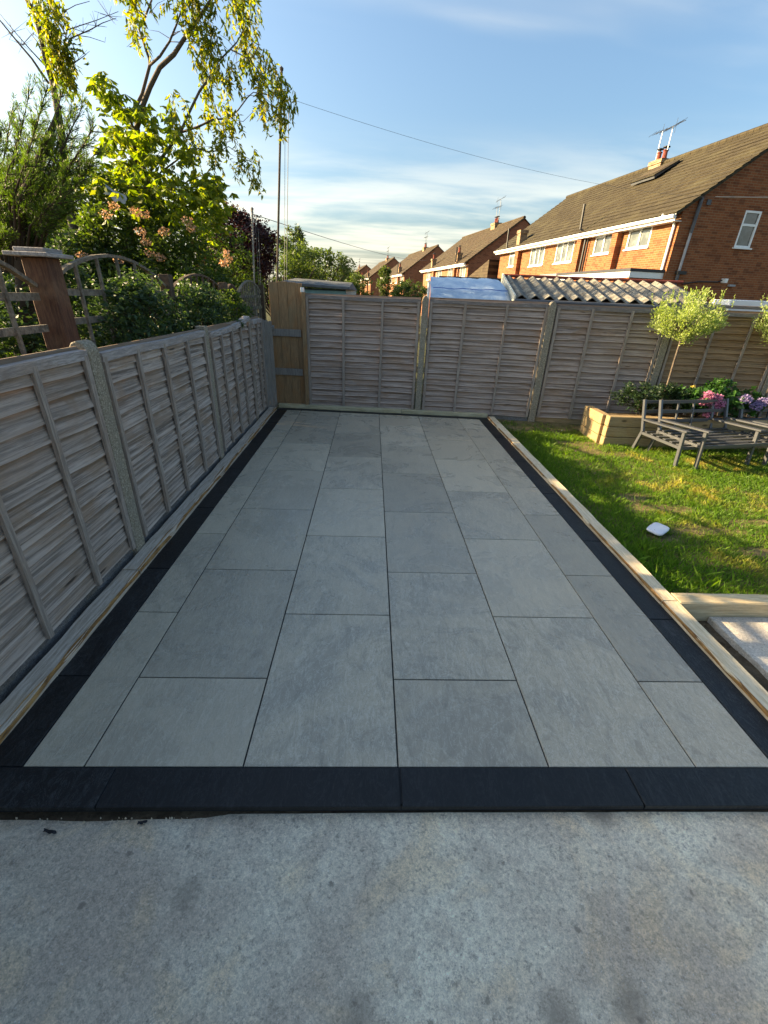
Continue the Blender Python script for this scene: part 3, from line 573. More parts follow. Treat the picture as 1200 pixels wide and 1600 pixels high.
# ================================================================== PLANTER, FURNITURE, LAWN THINGS
pl = thing('raised_planter', 'raised planter of tan timber sleepers against the back fence', 'planter', (3.06, 4.62, -.11))
PLN = 3.6
for i in range(3):
    z0 = i*.142; f = .0 if i < 2 else .004
    m = MB().box((.0,-f,z0),(PLN,.10,z0+.134)); m.build('sleeper', PLANTER_W, pl, bevel=.006)
    m = MB().box((-.045-f,.103,z0),(.055,.66,z0+.134)); s_ = m.build('sleeper', PLANTER_W, pl, bevel=.006)
MB().box((.06,.10,.0),(PLN,.50,.36)).build('soil_fill', SOIL, pl)
def chair_frame(label, p0, p1, depth, lift=0, seath=.27, group='graphite metal garden armchair frames'):
    """p0,p1 = front feet. local x along the front, y to the back"""
    d = Vector((p1[0]-p0[0], p1[1]-p0[1])); W = d.length; o = thing('garden_armchair', label, 'chair', (p0[0], p0[1], -.10), math.atan2(d.y, d.x), group)
    t = .042; ah = .455+lift; bh = .66+lift*.7; y1 = depth
    for x in (0, W):
        MB().bar((x,.0,0),(x,.03,ah-.012), t*.75, t).build('leg', FRAME_G, o, bevel=.003)
        MB().bar((x,y1+.06,0),(x,y1-.02,seath), t*.75, t).build('leg', FRAME_G, o, bevel=.003)
        MB().bar((x,y1-.02,seath+.002),(x,y1+.10,bh), t*.75, t*.9).build('back_post', FRAME_G, o, bevel=.003)
        MB().bar((x,-.03,ah),(x,y1+.01,ah-.035), .075, .020).build('armrest', FRAME_G, o, bevel=.003)
        MB().bar((x,.02,seath-.02),(x,y1-.03,seath-.02), t*.6, t*.8).build('seat_rail', FRAME_G, o, bevel=.002)
    MB().bar((.02,.02,seath-.02),(W-.02,.02,seath-.02), .03, .036).build('seat_rail', FRAME_G, o, bevel=.002)
    for k in range(6):
        y = .085+k*(y1-.14)/5; MB().bar((.016,y,seath+.004),(W-.016,y,seath+.004), .045, .010).build('seat_slat', FRAME_G, o)
    for z, y in ((bh-.03, y1+.095), (bh-.15, y1+.073), (bh-.27, y1+.051)):
        MB().bar((.018,y,z),(W-.018,y,z), .016, .040).build('back_rail', FRAME_G, o, bevel=.002)
    MB().bar((W*.5,y1+.03,seath),(W*.5,y1+.09,bh-.05), .02, .02).build('back_stay', FRAME_G, o)
    return o
chair_frame('leftmost graphite metal armchair frame without cushions, in front of the planter', (3.55,3.79), (4.577,3.955), .68)
chair_frame('graphite metal armchair frame nested against the leftmost one, a little to its right', (3.765,3.735), (4.81,3.965), .68, lift=.022, seath=.305)
chair_frame('graphite metal armchair frame at the right frame edge, mostly cut off', (5.06,4.02), (6.05,4.22), .68)
# white lid on the grass
m = MB(); n = 24; a = .100
def sq(t, r, p=5.0): c, s = math.cos(t), math.sin(t); k = (abs(c)**p+abs(s)**p)**(-1/p); return r*k*c, r*k*s
rings = [(.97,0),(1.0,.006),(1.0,.016),(.975,.024),(.90,.027),(.5,.0285)]
vs = []
for r, z in rings: vs += [(sq(2*math.pi*i/n, a*r)[0], sq(2*math.pi*i/n, a*r)[1]*.66, z*.75) for i in range(n)]
fs = [(j*n+i, j*n+(i+1)%n, (j+1)*n+(i+1)%n, (j+1)*n+i) for j in range(len(rings)-1) for i in range(n)]+[tuple(range((len(rings)-1)*n, len(rings)*n))]
o = m.add(vs, fs).build('plastic_tray', WHITE_LID, loc=(2.325,2.115,-.052), rot=(math.radians(4),math.radians(-2),math.radians(37)), smooth=True); tag(o, 'white plastic tray with rounded corners lying on the lawn', 'tray')

# ------------------------------------------------------------------ leaf makers
def leaves(centers, size, aspect=.5, droop=0.0, dirs=None, jit=1.0, fold=.25, taper=.42):
    """one bent, pointed leaf of 4 points per centre"""
    c = np.asarray(centers, float); n = len(c); s = size*rng.uniform(.65, 1.3, n) if np.isscalar(size) else size
    if dirs is None: d = rng.normal(size=(n,3)); d[:,2] = d[:,2]*.6-droop
    else: d = np.asarray(dirs, float)+rng.normal(size=(n,3))*.25*jit
    d /= np.linalg.norm(d, axis=1, keepdims=True); r = rng.normal(size=(n,3)); sd = np.cross(d, r); sd /= np.linalg.norm(sd, axis=1, keepdims=True); up = np.cross(sd, d)
    S = s[:,None]; Q = np.zeros((n,4,3)); Q[:,0] = c; mid = c+d*S*taper
    Q[:,1] = mid+sd*S*aspect*.5+up*S*fold*.3; Q[:,2] = c+d*S+up*S*fold*-.25; Q[:,3] = mid-sd*S*aspect*.5+up*S*fold*.3
    return Q
def blob(n, c, r, hollow=.0):
    """points in an ellipsoid; denser towards the skin when hollow"""
    v = rng.normal(size=(n,3)); v /= np.linalg.norm(v, axis=1, keepdims=True); u = rng.random(n)**(1/3); u = hollow+(1-hollow)*u
    return np.asarray(c)+v*u[:,None]*np.asarray(r)
def clumpy(nclump, per, c, r, cr, hollow=.4, flat=.8):
    cc = blob(nclump, c, r, hollow); return np.concatenate([blob(per, p, (cr*rng.uniform(.6,1.3), cr*rng.uniform(.6,1.3), cr*flat*rng.uniform(.6,1.3))) for p in cc]), cc
def twigs(mb, root, tips, r0=.012, r1=.003, n=5, sagz=0.0):
    for t in tips:
        root_ = Vector(root); t = Vector(t); mid = root_.lerp(t, .5)+Vector((random.gauss(0,.06),random.gauss(0,.06),abs(random.gauss(0,.05))))*(t-root_).length
        mb.tube([root_, root_.lerp(mid,.55)+Vector((0,0,.01)), mid, mid.lerp(t,.6), t], [r0, r0*.8, r0*.55, (r0+r1)*.3, r1], n, cap=False)
def tree(name, label, base, parts, group=None, cat='tree'):
    """parts = [(part_name, kind, data, material)]"""
    o = thing(name, label, cat, tuple(base), 0, group); B = np.array(base)
    for nm, kind, data, mat in parts:
        if kind == 'q': q = quads_obj(nm, np.asarray(data)-B, mat, o)
        else:
            data.v = [(a-B[0], b-B[1], c-B[2]) for a, b, c in data.v]; q = data.build(nm, mat, o, smooth=True)
    return o

# ------------------------------------------------------------------ planting in the raised bed
def std_tree(label, cx, cy, zc, rx, rz, stem_x, base_z=.28):
    st = MB(); st.tube([(stem_x,cy,base_z),(stem_x+.004,cy,.7),(stem_x-.006,cy,1.0),(cx,cy,zc-.05),(cx,cy,zc+.1)], [.016,.014,.013,.013,.006], 7)
    tips = blob(70, (cx,cy,zc+.02), (rx*.95,rx*.9,rz*.98), .75); twigs(st, (cx,cy,zc-.16), tips, .006, .0015, 4)
    P = []
    for t in tips:
        d = (t-np.array([cx,cy,zc-.2])); d /= np.linalg.norm(d); k = 95
        u = rng.uniform(-.18, .07, k)[:,None]; pts = t+d*u+rng.normal(size=(k,3))*.030; P.append(leaves(pts, .034, .42, dirs=np.tile(d+np.array([0,0,.5]), (k,1)), jit=2.2))
    for _ in range(26):                                          # upright new shoots
        t = np.array([cx,cy,zc])+np.array([rng.uniform(-1,1)*rx, rng.uniform(-1,1)*rx*.7, rz*rng.uniform(.55,.95)]); k = 16
        zz = np.linspace(0,.13,k); P.append(leaves(t+np.stack([zz*.15*rng.normal(),zz*0,zz],1), .030, .4, dirs=np.tile((0,0,1.),(k,1)), jit=3))
    return tree('standard_tree', label, (stem_x,cy,base_z), [('trunk','m',st,TWIG),('crown','q',np.concatenate(P),LEAF_LIME)], 'clipped standard trees in the planter')
std_tree('clipped pale green standard tree on a slim stem in the planter', 3.945, 5.0, 1.50, .40, .27, 3.95)
std_tree('second pale green standard tree cut off by the right frame edge', 5.34, 4.95, 1.52, .40, .27, 5.36)
P, cc = clumpy(60, 75, (3.78,4.98,.52), (.54,.20,.17), .085, .3); st = MB(); twigs(st, (3.7,4.98,.28), cc, .006, .002, 4)
tree('planter_bush', 'dark glossy green bush filling the left end of the planter', (3.7,4.98,.25), [('stem','m',st,TWIGD),('foliage','q',leaves(P,.045,.38),LEAF_PLANT)], cat='bush')
def hydrangea(label, c, r, heads, hmat, n=26):
    P, cc = clumpy(n, 16, c, r, .09, .3); st = MB(); twigs(st, (c[0],c[1],.26), cc, .005, .002, 4); fl = []
    for h in heads: fl.append(leaves(blob(300, h, (.066,.062,.050), .75), .024, .9, fold=.1))
    return tree('hydrangea', label, (c[0],c[1],.25), [('stem','m',st,TWIGD),('foliage','q',leaves(P,.085,.6),LEAF_HYD),('flower_heads','q',np.concatenate(fl),hmat)], cat='flower')
hydrangea('pink hydrangea in the planter behind the left chair backs', (4.45,4.93,.48), (.22,.17,.16), [(4.40,4.75,.60),(4.47,4.73,.52),(4.53,4.74,.46),(4.35,4.76,.52),(4.45,4.72,.38),(4.52,4.74,.57),(4.58,4.74,.51)], PINK)
hydrangea('lilac hydrangea in the planter near the right frame edge', (5.03,4.93,.50), (.30,.17,.18), [(4.93,4.75,.57),(5.10,4.74,.48),(5.18,4.75,.54)], LILAC)
P, cc = clumpy(22, 40, (4.22,4.95,.53), (.18,.15,.15), .07, .3); st = MB(); twigs(st, (4.22,4.95,.28), cc, .005, .002, 4)
tree('flowering_plant', 'bright green plant with a small yellow bloom in the planter', (4.22,4.95,.25), [('stem','m',st,TWIGD),('foliage','q',leaves(P,.05,.5),LEAF_HYD),('flower','q',leaves(blob(26,(4.235,4.88,.69),(.035,.03,.012),.6),.020,.7),YELLOWP)], cat='flower')
P, cc = clumpy(24, 40, (4.72,5.02,.60), (.22,.14,.17), .07, .3); st = MB(); twigs(st, (4.72,5.02,.28), cc, .005, .002, 4)
tree('leafy_plant', 'mid green leafy plant between the two hydrangeas in the planter', (4.72,5.02,.25), [('stem','m',st,TWIGD),('foliage','q',leaves(P,.055,.5),LEAF_HYD)], cat='plant')

# ================================================================== NEIGHBOUR'S TRELLIS FENCE (left)
XT = -2.21
tr = thing('trellis_fence', 'weathered arch-topped trellis fence beyond the left fence', 'fence', (XT, 0, 0))
def trellis_bay(y0, y1, zb, zr, zt, mat, arch=True, slats=6):
    W = y1-y0; k = 9
    if arch:
        pts = [(0, y0+W*i/k, zr+(zt-zr)*math.sin(math.pi*i/k)**.8) for i in range(k+1)]
        m = MB()
        for a, b in zip(pts[:-1], pts[1:]): m.bar(a, b, .022, .036, (1,0,0))
        m.build('arch', mat, tr)
    for z in (zr-.06, zr-.24, zr-.46): MB().bar((0,y0,z),(0,y1,z), .024, .042).build('rail', mat, tr)
    for i in range(1, slats):
        y = y0+W*i/slats; top = zr+(zt-zr)*math.sin(math.pi*i/slats)**.8 if arch else zr; MB().bar((.014,y,zb),(.014,y,top-.01), .018, .022).build('slat', mat, tr)
trellis_bay(.30, 1.98, .7, 1.62, 1.84, TRELLIS); trellis_bay(2.13, 3.85, .7, 1.645, 1.845, TRELLIS); trellis_bay(3.97, 5.7, .6, 1.60, 1.78, DARKWOOD, slats=9); trellis_bay(5.82, 6.45, .5, 1.56, 1.70, DARKWOOD, slats=6); trellis_bay(6.50, 7.95, .4, 1.60, 1.775, TRELLIS, slats=11)
for y, z in ((3.91,1.75),(5.76,1.72),(8.05,1.73)): MB().box((-.05,y-.05,-.3),(.05,y+.05,z)).build('post', DARKWOOD, tr, bevel=.004)
for y0, y1 in ((-1.5,2.0),(2.12,3.86),(3.96,5.7)):
    for i in range(int((y1-y0)/.14)): MB().box((-.03,y0+i*.14,-.3),(-.012,y0+i*.14+.132,1.12+random.uniform(-.01,.01))).build('board', GATE_GREY if random.random() < .5 else TRELLIS, tr)
pp = thing('capped_post', 'thick red-brown wooden post with a flat board cap behind the left fence', 'post', (XT+.02, 2.07, -.3))
MB().box((-.075,-.07,0),(.075,.07,2.075)).build('shaft', POST_RED, pp, bevel=.006)
MB().box((-.13,-.13,2.076),(.13,.13,2.10)).build('cap', RAIL, pp, bevel=.004); MB().box((-.09,-.09,2.101),(.09,.09,2.125)).build('cap', RAIL, pp, bevel=.004)

# ================================================================== TREES AND SHRUBS ON THE LEFT
def poly(pts, Y, dz=0): return [at(x, y, Y+dz*i/len(pts)) for i, (x, y) in enumerate(pts)]
def hang(cx, cy, rx, ry, Y, n, size=.16, mat=None):
    """a tress of long drooping leaflets round a photo spot at depth Y"""
    k = (Y-CAM[1])/F_PX; c = at(cx, cy, Y); out = []
    ns = max(5, n//7)
    for _ in range(ns):
        st = c+np.array([rng.normal()*rx*k*.36, rng.normal()*rx*k*.5, (rng.random()*1.5-.55)*ry*k]); m = 13
        u = np.linspace(0, 1, m)[:,None]; end = np.array([rng.normal()*.08, rng.normal()*.08, -rng.uniform(.12,.30)])
        pts = st+u*end; d = np.tile(np.array([0,0,-.75]), (m,1))+rng.normal(size=(m,3))*.5; out.append(leaves(pts, size*.62, .34, dirs=d, jit=.6, taper=.42))
    return np.concatenate(out)
TY = 8.2
br = MB()
def limb(mb, pts, Y, r0, r1, dz=0):
    p = poly(pts, Y, dz); n = len(p); mb.tube(p, [r0+(r1-r0)*i/(n-1) for i in range(n)], 7)
trunk_foot = (at(200,420,TY)[0], TY, -.3)
br.tube([trunk_foot, at(200,420,TY), at(205,300,TY), at(214,200,TY)], [.11,.085,.065,.05], 9)
limb(br, [(214,200),(210,172),(222,147),(234,102),(233,92),(217,45),(226,28),(237,0),(240,-40)], TY, .030, .010, .3)
limb(br, [(234,102),(250,88),(265,65),(276,38),(285,12),(292,-25)], TY, .020, .008, -.2)
limb(br, [(214,200),(225,160),(235,135),(250,105),(272,85),(287,62),(305,37),(330,0),(350,-40)], TY, .042, .020, -.4)
limb(br, [(205,300),(250,250),(282,207),(295,177),(312,142),(327,122),(335,102),(360,77),(370,66),(385,40)], TY, .026, .006, -.6)
limb(br, [(360,77),(385,90),(402,108),(415,130)], TY-.6, .009, .003); limb(br, [(282,207),(312,197),(332,187),(357,185),(372,172),(387,152),(396,144),(425,150)], TY, .018, .004, -.5)
limb(br, [(250,270),(290,240),(310,232),(325,237),(345,235),(357,229),(366,235),(392,250)], TY, .014, .004, .3); limb(br, [(250,300),(290,285),(320,272),(345,255)], TY, .012, .003)
limb(br, [(265,65),(285,66),(300,64)], TY, .006, .003); limb(br, [(287,65),(300,45),(310,30)], TY, .006, .003); limb(br, [(357,185),(380,190),(398,172),(408,165)], TY-.3, .005, .002)
limb(br, [(395,90),(405,70),(390,30),(395,-20)], TY-.4, .008, .004)
for _ in range(60):
    x, y = random.choice([(235,20),(225,60),(265,60),(300,30),(330,110),(370,80),(400,150),(340,235),(385,90)]); dx, dy = random.uniform(-35,35), random.uniform(-30,25)
    p = at(x,y,TY); q = at(x+dx,y+dy,TY+random.uniform(-.3,.3)); br.tube([p, (Vector(p)+Vector(q))/2+Vector((0,0,.03)), q], [.005,.0035,.0015], 4, cap=False)
spots = [(207,20,16,28,70),(195,-15,30,25,80),(302,22,17,38,110),(315,85,15,24,60),(336,62,12,36,80),(377,48,13,36,90),(362,115,11,20,40),(329,152,16,34,90),(357,175,15,24,60),(410,102,18,20,60),(405,132,9,26,40),(411,163,11,20,40),(442,160,17,26,80),(436,132,9,18,30),(380,238,15,15,40),(401,266,8,24,34),(337,243,12,14,30),(277,178,14,20,50),(300,218,18,25,70),(392,15,14,20,30),(360,-20,40,20,90),(288,-20,30,20,80),(390,80,10,14,26),(345,205,15,15,34)]
H = np.concatenate([hang(a, b, c_, d_, TY+random.uniform(-.6,.3), n_*2, .15) for a, b, c_, d_, n_ in spots])
tree('hanging_leaf_tree', 'tall tree with bare dark limbs and drooping yellow-green leaf tresses', trunk_foot, [('trunk','m',br,TWIG),('crown','q',H,LEAF_HANG)])
# second tree, thin and half bare, at the top left
b2 = MB(); Y2 = 7.4; foot = (at(112,400,Y2)[0], Y2, -.3)
b2.tube([foot, at(110,330,Y2), at(95,200,Y2), at(82,127,Y2)], [.09,.07,.05,.042], 8)
limb(b2, [(82,127),(72,95),(64,55),(54,20),(42,0),(30,-40)], Y2, .042, .026); limb(b2, [(76,130),(50,92),(27,65),(0,32),(-30,0)], Y2, .018, .006); limb(b2, [(70,102),(45,75),(25,52),(0,22)], Y2, .010, .004)
limb(b2, [(85,120),(100,80),(110,60),(140,47),(160,36),(182,28)], Y2, .012, .003); limb(b2, [(95,95),(105,47),(125,40),(150,32),(185,18)], Y2, .008, .003); limb(b2, [(100,45),(100,18),(118,8),(140,2)], Y2, .006, .003); limb(b2, [(110,100),(125,92),(140,80)], Y2, .006, .002); limb(b2, [(120,55),(140,58),(164,66),(165,58)], Y2, .005, .002); limb(b2, [(62,70),(50,55),(38,40)], Y2, .005, .002)
for _ in range(70):
    x, y = random.choice([(150,40),(130,50),(170,25),(105,60),(20,50),(35,70),(115,100)]); dx, dy = random.uniform(-24,24), random.uniform(-28,14); p = at(x,y,Y2); q = at(x+dx,y+dy,Y2+random.uniform(-.2,.2))
    b2.tube([p,q], [.0035,.0015], 4, cap=False)
H = np.concatenate([hang(a, b, c_, d_, Y2+random.uniform(-.3,.3), n_*2, .14) for a, b, c_, d_, n_ in [(72,30,10,24,50),(82,62,14,32,120),(94,90,14,26,100),(102,112,12,20,70),(85,5,20,16,60),(60,-15,20,15,40),(105,75,10,16,40)]])
tree('half_bare_tree', 'thin half-bare tree at the upper left with one leafy strip', foot, [('trunk','m',b2,TWIG),('crown','q',H,LEAF_HANG)])
# broad-leaved sunlit tree (sprays of five drooping leaflets)
Y3 = 8.0; b3 = MB(); foot = (at(228,420,Y3)[0], Y3, -.3); b3.tube([foot, at(225,380,Y3), at(230,280,Y3), at(205,190,Y3), at(165,130,Y3)], [.07,.055,.04,.02,.006], 7)
SP = [(155,125,16,14,9),(172,150,20,12,12),(190,172,24,12,14),(218,176,28,14,14),(176,205,18,15,12),(212,215,25,18,18),(165,228,12,12,8),(240,205,12,15,8),(236,243,20,20,16),(268,205,14,22,12),(285,238,20,20,14),(230,288,60,26,50),(300,300,42,32,44),(330,292,20,26,22),(200,265,40,25,36),(342,322,15,30,18),(150,285,30,20,22),(265,330,60,28,44),(190,320,50,26,36),(318,350,22,26,16)]
P = []
for a, b, c_, d_, n_ in SP:
    for _ in range(int(n_*2.4)):
        c0 = at(a+rng.normal()*c_*.55, b+rng.normal()*d_*.55, Y3+rng.normal()*.5); ax = rng.uniform(0, 6.28); m = 6
        an = ax+np.linspace(-1.3,1.3,m); d = np.stack([np.cos(an)*.75, np.sin(an)*.75, np.full(m,-.55)], 1); P.append(leaves(np.tile(c0,(m,1)), .135, .36, dirs=d, jit=.7, fold=.3, taper=.55))
    twigs(b3, at(225,300,Y3) if b > 180 else at(205,190,Y3), [at(a,b,Y3)], .010, .003, 5)
tree('broad_leaf_tree', 'sunlit tree with broad drooping bright yellow-green leaves above the hedge', foot, [('trunk','m',b3,TWIG),('crown','q',np.concatenate(P),LEAF_BIG)])
# conifer with upswept feathery sprays at the far left
YC = 2.6; foot = (-3.35, YC, -.3); bc = MB(); c0 = at(40,480,YC); bc.tube([foot, c0, at(30,330,YC), at(70,230,YC), at(95,165,YC)], [.07,.06,.045,.025,.008], 7)
P = []
RG = [(55,175,42,30,20),(95,165,25,25,12),(30,215,45,35,26),(80,215,45,32,26),(125,190,22,32,12),(25,270,45,42,32),(85,265,45,35,28),(130,235,24,26,12),(20,330,40,40,28),(70,320,40,34,22),(110,290,30,26,14),(10,390,35,30,16),(-30,250,40,80,30),(-30,370,40,50,24)]
def spray(tip, lean, Ls, m, w, sz):
    lean = lean/np.linalg.norm(lean); root = tip-lean*Ls; u = rng.random(m)[:,None]; side = rng.normal(size=(m,3)); side -= (side@lean)[:,None]*lean; side /= np.linalg.norm(side, axis=1, keepdims=True)
    pts = root+(tip-root)*u+side*(1.05-u)*w*rng.random((m,1)); bc.tube([root, tip], [.003,.001], 4, cap=False)
    return leaves(pts, sz, .15, dirs=np.tile(lean,(m,1))+side*.7, jit=.8, fold=.1)
tips_px = [(45,150),(75,132),(100,140),(130,165),(150,195),(157,230),(142,258),(122,288),(20,168),(2,198),(60,188),(95,196),(118,216),(88,248),(40,236),(15,258),(65,288),(97,302),(20,308),(50,338),(80,342),(-12,230),(-22,300),(10,368),(42,384),(130,306),(30,205),(72,222),(108,262),(0,330),(60,260),(112,180),(140,215)]
for tx, ty in tips_px:
    yc = YC+rng.normal()*.22; tip = at(tx, ty, yc); root = at(8+.30*tx, 425, YC); mid = (tip+root)/2+np.array([-.06,0,.05]); bc.tube([root, mid, tip], [.011,.007,.002], 5, cap=False)
    for _ in range(30):
        t = .42+.58*rng.random(); base_ = (1-t)**2*root+2*t*(1-t)*mid+t*t*tip; dr = (1-t)*(mid-root)+t*(tip-mid); dr /= np.linalg.norm(dr)
        ln = dr*.9+rng.normal(size=3)*.42+np.array([.05,0,.25]); Ls = rng.uniform(.07,.16)*(1.25-.5*t); ln /= np.linalg.norm(ln); P.append(spray(base_+ln*Ls, ln, Ls, 44, .026, .024))
tree('feathery_conifer', 'feathery green conifer with upswept sprays at the left frame edge', foot, [('trunk','m',bc,TWIGD),('foliage','q',np.concatenate(P),LEAF_CONIFER)])
# shrubs: deep hedge mass beyond the trellis
def shrub(name, label, c, r, nclump, per, cr, size, mat, aspect=.45, blossoms=None, cat='shrub', group='shrubs beyond the left fence', flat=.8, hollow=.35, droop=.2, stem_r=.012):
    P, cc = clumpy(nclump, per, c, r, cr, hollow, flat); st = MB(); z0 = -.3; twigs(st, (c[0],c[1],z0), cc[:min(len(cc),60)], stem_r, .003, 4)
    parts = [('stem','m',st,TWIGD),('foliage','q',leaves(P,size,aspect,droop),mat)]
    if blossoms: parts.append(('blossom','q',np.concatenate([leaves(blob(k, b_, (rr,rr,rr*.7), .3), .030, .7) for b_, rr, k in blossoms]),BLOSSOM))
    return tree(name, label, (c[0],c[1],z0), parts, group, cat)
def bl(*pts, Y): return [(at(x,y,Y), .10, 90) for x, y in pts]
shrub('tall_shrub', 'yellow-green shrub filling the gap left of the capped post', (-3.75,2.75,1.15), (.60,.55,.95), 110, 60, .17, .062, LEAF_SHRUB)
shrub('flowering_shrub', 'dense shrub with faded pinkish blossom clusters above the trellis', (-4.5,7.75,1.75), (1.15,.85,1.45), 260, 70, .22, .078, LEAF_SHRUB, blossoms=[(at(x,y,6.75), .085, 70) for x, y in ((225,335),(212,330),(220,362),(256,362),(178,322),(165,335),(293,345),(300,358),(228,378),(235,395),(250,402),(128,400),(185,405),(90,300),(75,310))])
shrub('round_shrub', 'round dark green shrub rising behind the middle of the left fence', (-3.35,7.3,1.35), (.85,.75,1.15), 210, 66, .19, .068, LEAF_SHRUB)
shrub('low_shrub', 'dark green fine-leaved shrub spilling over the left fence beside the capped post', (-2.10,3.12,1.16), (.22,.60,.54), 150, 74, .12, .046, LEAF_DARK)
shrub('low_shrub', 'dark green shrub growing through the trellis above the middle of the left fence', (-2.09,4.35,1.14), (.22,.75,.54), 170, 74, .12, .046, LEAF_DARK)
shrub('low_shrub', 'small-leaved shrub at the far end of the left fence with orange tips', (-2.09,5.60,1.12), (.20,.60,.54), 130, 66, .11, .046, LEAF_SHRUB, blossoms=[(at(x,y,6.1), .06, 50) for x, y in ((352,395),(358,405),(350,412))])
shrub('low_shrub', 'dark evergreen foliage at the left frame edge below the conifer', (-2.62,1.45,1.02), (.34,.42,.46), 100, 70, .12, .050, LEAF_DARK)
shrub('hedge_shrub', 'dark hedge shrub right behind the trellis beside the capped post', (-2.72,2.95,1.15), (.34,.70,.66), 170, 74, .13, .046, LEAF_DARK, group='dark hedge shrubs behind the trellis')
shrub('hedge_shrub', 'dark hedge shrub behind the middle trellis bays', (-2.70,4.30,1.10), (.32,.80,.62), 190, 74, .13, .046, LEAF_DARK, group='dark hedge shrubs behind the trellis')
shrub('hedge_shrub', 'dark hedge shrub behind the trellis near its far end', (-2.75,5.75,1.10), (.34,.75,.66), 180, 74, .13, .046, LEAF_SHRUB, group='dark hedge shrubs behind the trellis')
shrub('hedge_shrub', 'tall dark laurel-like shrub at the back between the blossom shrub and the conifer', (-5.0,7.2,1.05), (1.4,.5,1.35), 300, 70, .20, .075, LEAF_DARK, group='dark hedge shrubs behind the trellis')
shrub('hedge_shrub', 'dark shrub left of the capped post under the conifer', (-3.0,1.9,.95), (.35,.45,.75), 120, 70, .14, .048, LEAF_DARK, group='dark hedge shrubs behind the trellis')
shrub('background_tree', 'leafy background tree closing the view behind the half-bare tree', (-7.6,8.9,1.9), (1.6,1.1,1.9), 260, 60, .30, .095, LEAF_SHRUB, cat='tree', group=None)
shrub('background_tree', 'broad background tree between the conifer and the blossom shrub', (-6.0,8.3,1.8), (1.1,.9,1.8), 230, 60, .26, .09, LEAF_SHRUB, cat='tree', group=None)
shrub('background_tree', 'leafy background tree far behind the blossom shrub', (-4.6,11.0,2.0), (1.6,1.0,1.7), 200, 60, .30, .095, LEAF_SHRUB, cat='tree', group=None)
# sprig hanging over the fence panel
P = np.concatenate([leaves(blob(70, at(x,y,4.55), (.05,.05,.06)), .040, .4, .4) for x, y in ((352,515),(360,522),(368,512),(355,505),(375,506))]); st = MB(); twigs(st, at(372,480,4.7), [at(352,515,4.55), at(362,524,4.55)], .004, .002, 4)
tree('hanging_sprig', 'small leafy sprig hanging over the curved fence panel', tuple(at(372,480,4.7)), [('stem','m',st,TWIGD),('foliage','q',P,LEAF_DARK)], cat='plant')
# purple-leaved tree
c = at(385,400,13.5); shrub('purple_tree', 'dark purple-leaved tree behind the two poles', (c[0]-.25,13.5,c[2]+.05), (1.15,.85,1.05), 230, 70, .24, .085, LEAF_PURPLE, aspect=.6, cat='tree', group=None, stem_r=.03)
# far hedge trees behind the gate
for x, y, Y, rx, rz, lb in ((440,425,24,2.4,1.5,'bright green round tree far behind the gate'),(492,428,26,2.2,1.2,'olive green tree far behind the teal shed'),(462,400,30,.9,1.6,'pointed pale green tree top rising above the far hedge'),(520,440,34,2.2,1.0,'low dark hedge tree left of the far houses'),(335,430,26,3.0,2.0,'green tree far behind the purple tree')):
    c = at(x,y,Y); shrub('distant_tree', lb, (c[0],Y,c[2]), (rx,rx*.7,rz), 110, 50, .35 if rx > 1 else .2, .16, LEAF_FAR, cat='tree', group='trees far behind the gate', stem_r=.06)
for x, y, Y, rx, rz, lb in ((560,449,14,.42,.38,'round bright green shrub above the back fence, left of the other two'),(600,440,16,.22,.55,'slim green shrub in front of the far houses'),(640,453,13,.55,.28,'spreading green shrub beside the concrete post and blue sheeting')):
    c = at(x,y,Y); shrub('garden_shrub', lb, (c[0],Y,c[2]-.05), (rx,rx*.8,rz), 60, 60, .11, .06, LEAF_FAR, group='green shrubs above the back fence')

# ================================================================== HOUSES ON THE RIGHT (one row, rear walls facing left)
HA = np.array([10.3, 16.424]); HD = np.array([-.1402, .9901]); HE = np.array([.9901, .1402]); HROT = math.asin(.1402)
def wall_with_holes(u0, u1, z0, z1, holes, reveal=.09):
    """wall in the plane x=0 (local y along, z up, outside at -x) with real openings and reveals"""
    us = sorted({u0, u1, *[h[0] for h in holes], *[h[1] for h in holes]}); zs = sorted({z0, z1, *[h[2] for h in holes], *[h[3] for h in holes]}); m = MB()
    for a, b in zip(us[:-1], us[1:]):
        for c, d in zip(zs[:-1], zs[1:]):
            if any(h[0] <= a+1e-6 and b <= h[1]+1e-6 and h[2] <= c+1e-6 and d <= h[3]+1e-6 for h in holes): continue
            m.add([(0,a,c),(0,b,c),(0,b,d),(0,a,d)], [(0,3,2,1)])
    for a, b, c, d in holes: m.add([(0,a,c),(0,b,c),(0,b,d),(0,a,d),(reveal,a,c),(reveal,b,c),(reveal,b,d),(reveal,a,d)], [(0,1,5,4),(1,2,6,5),(2,3,7,6),(3,0,4,7)])
    return m
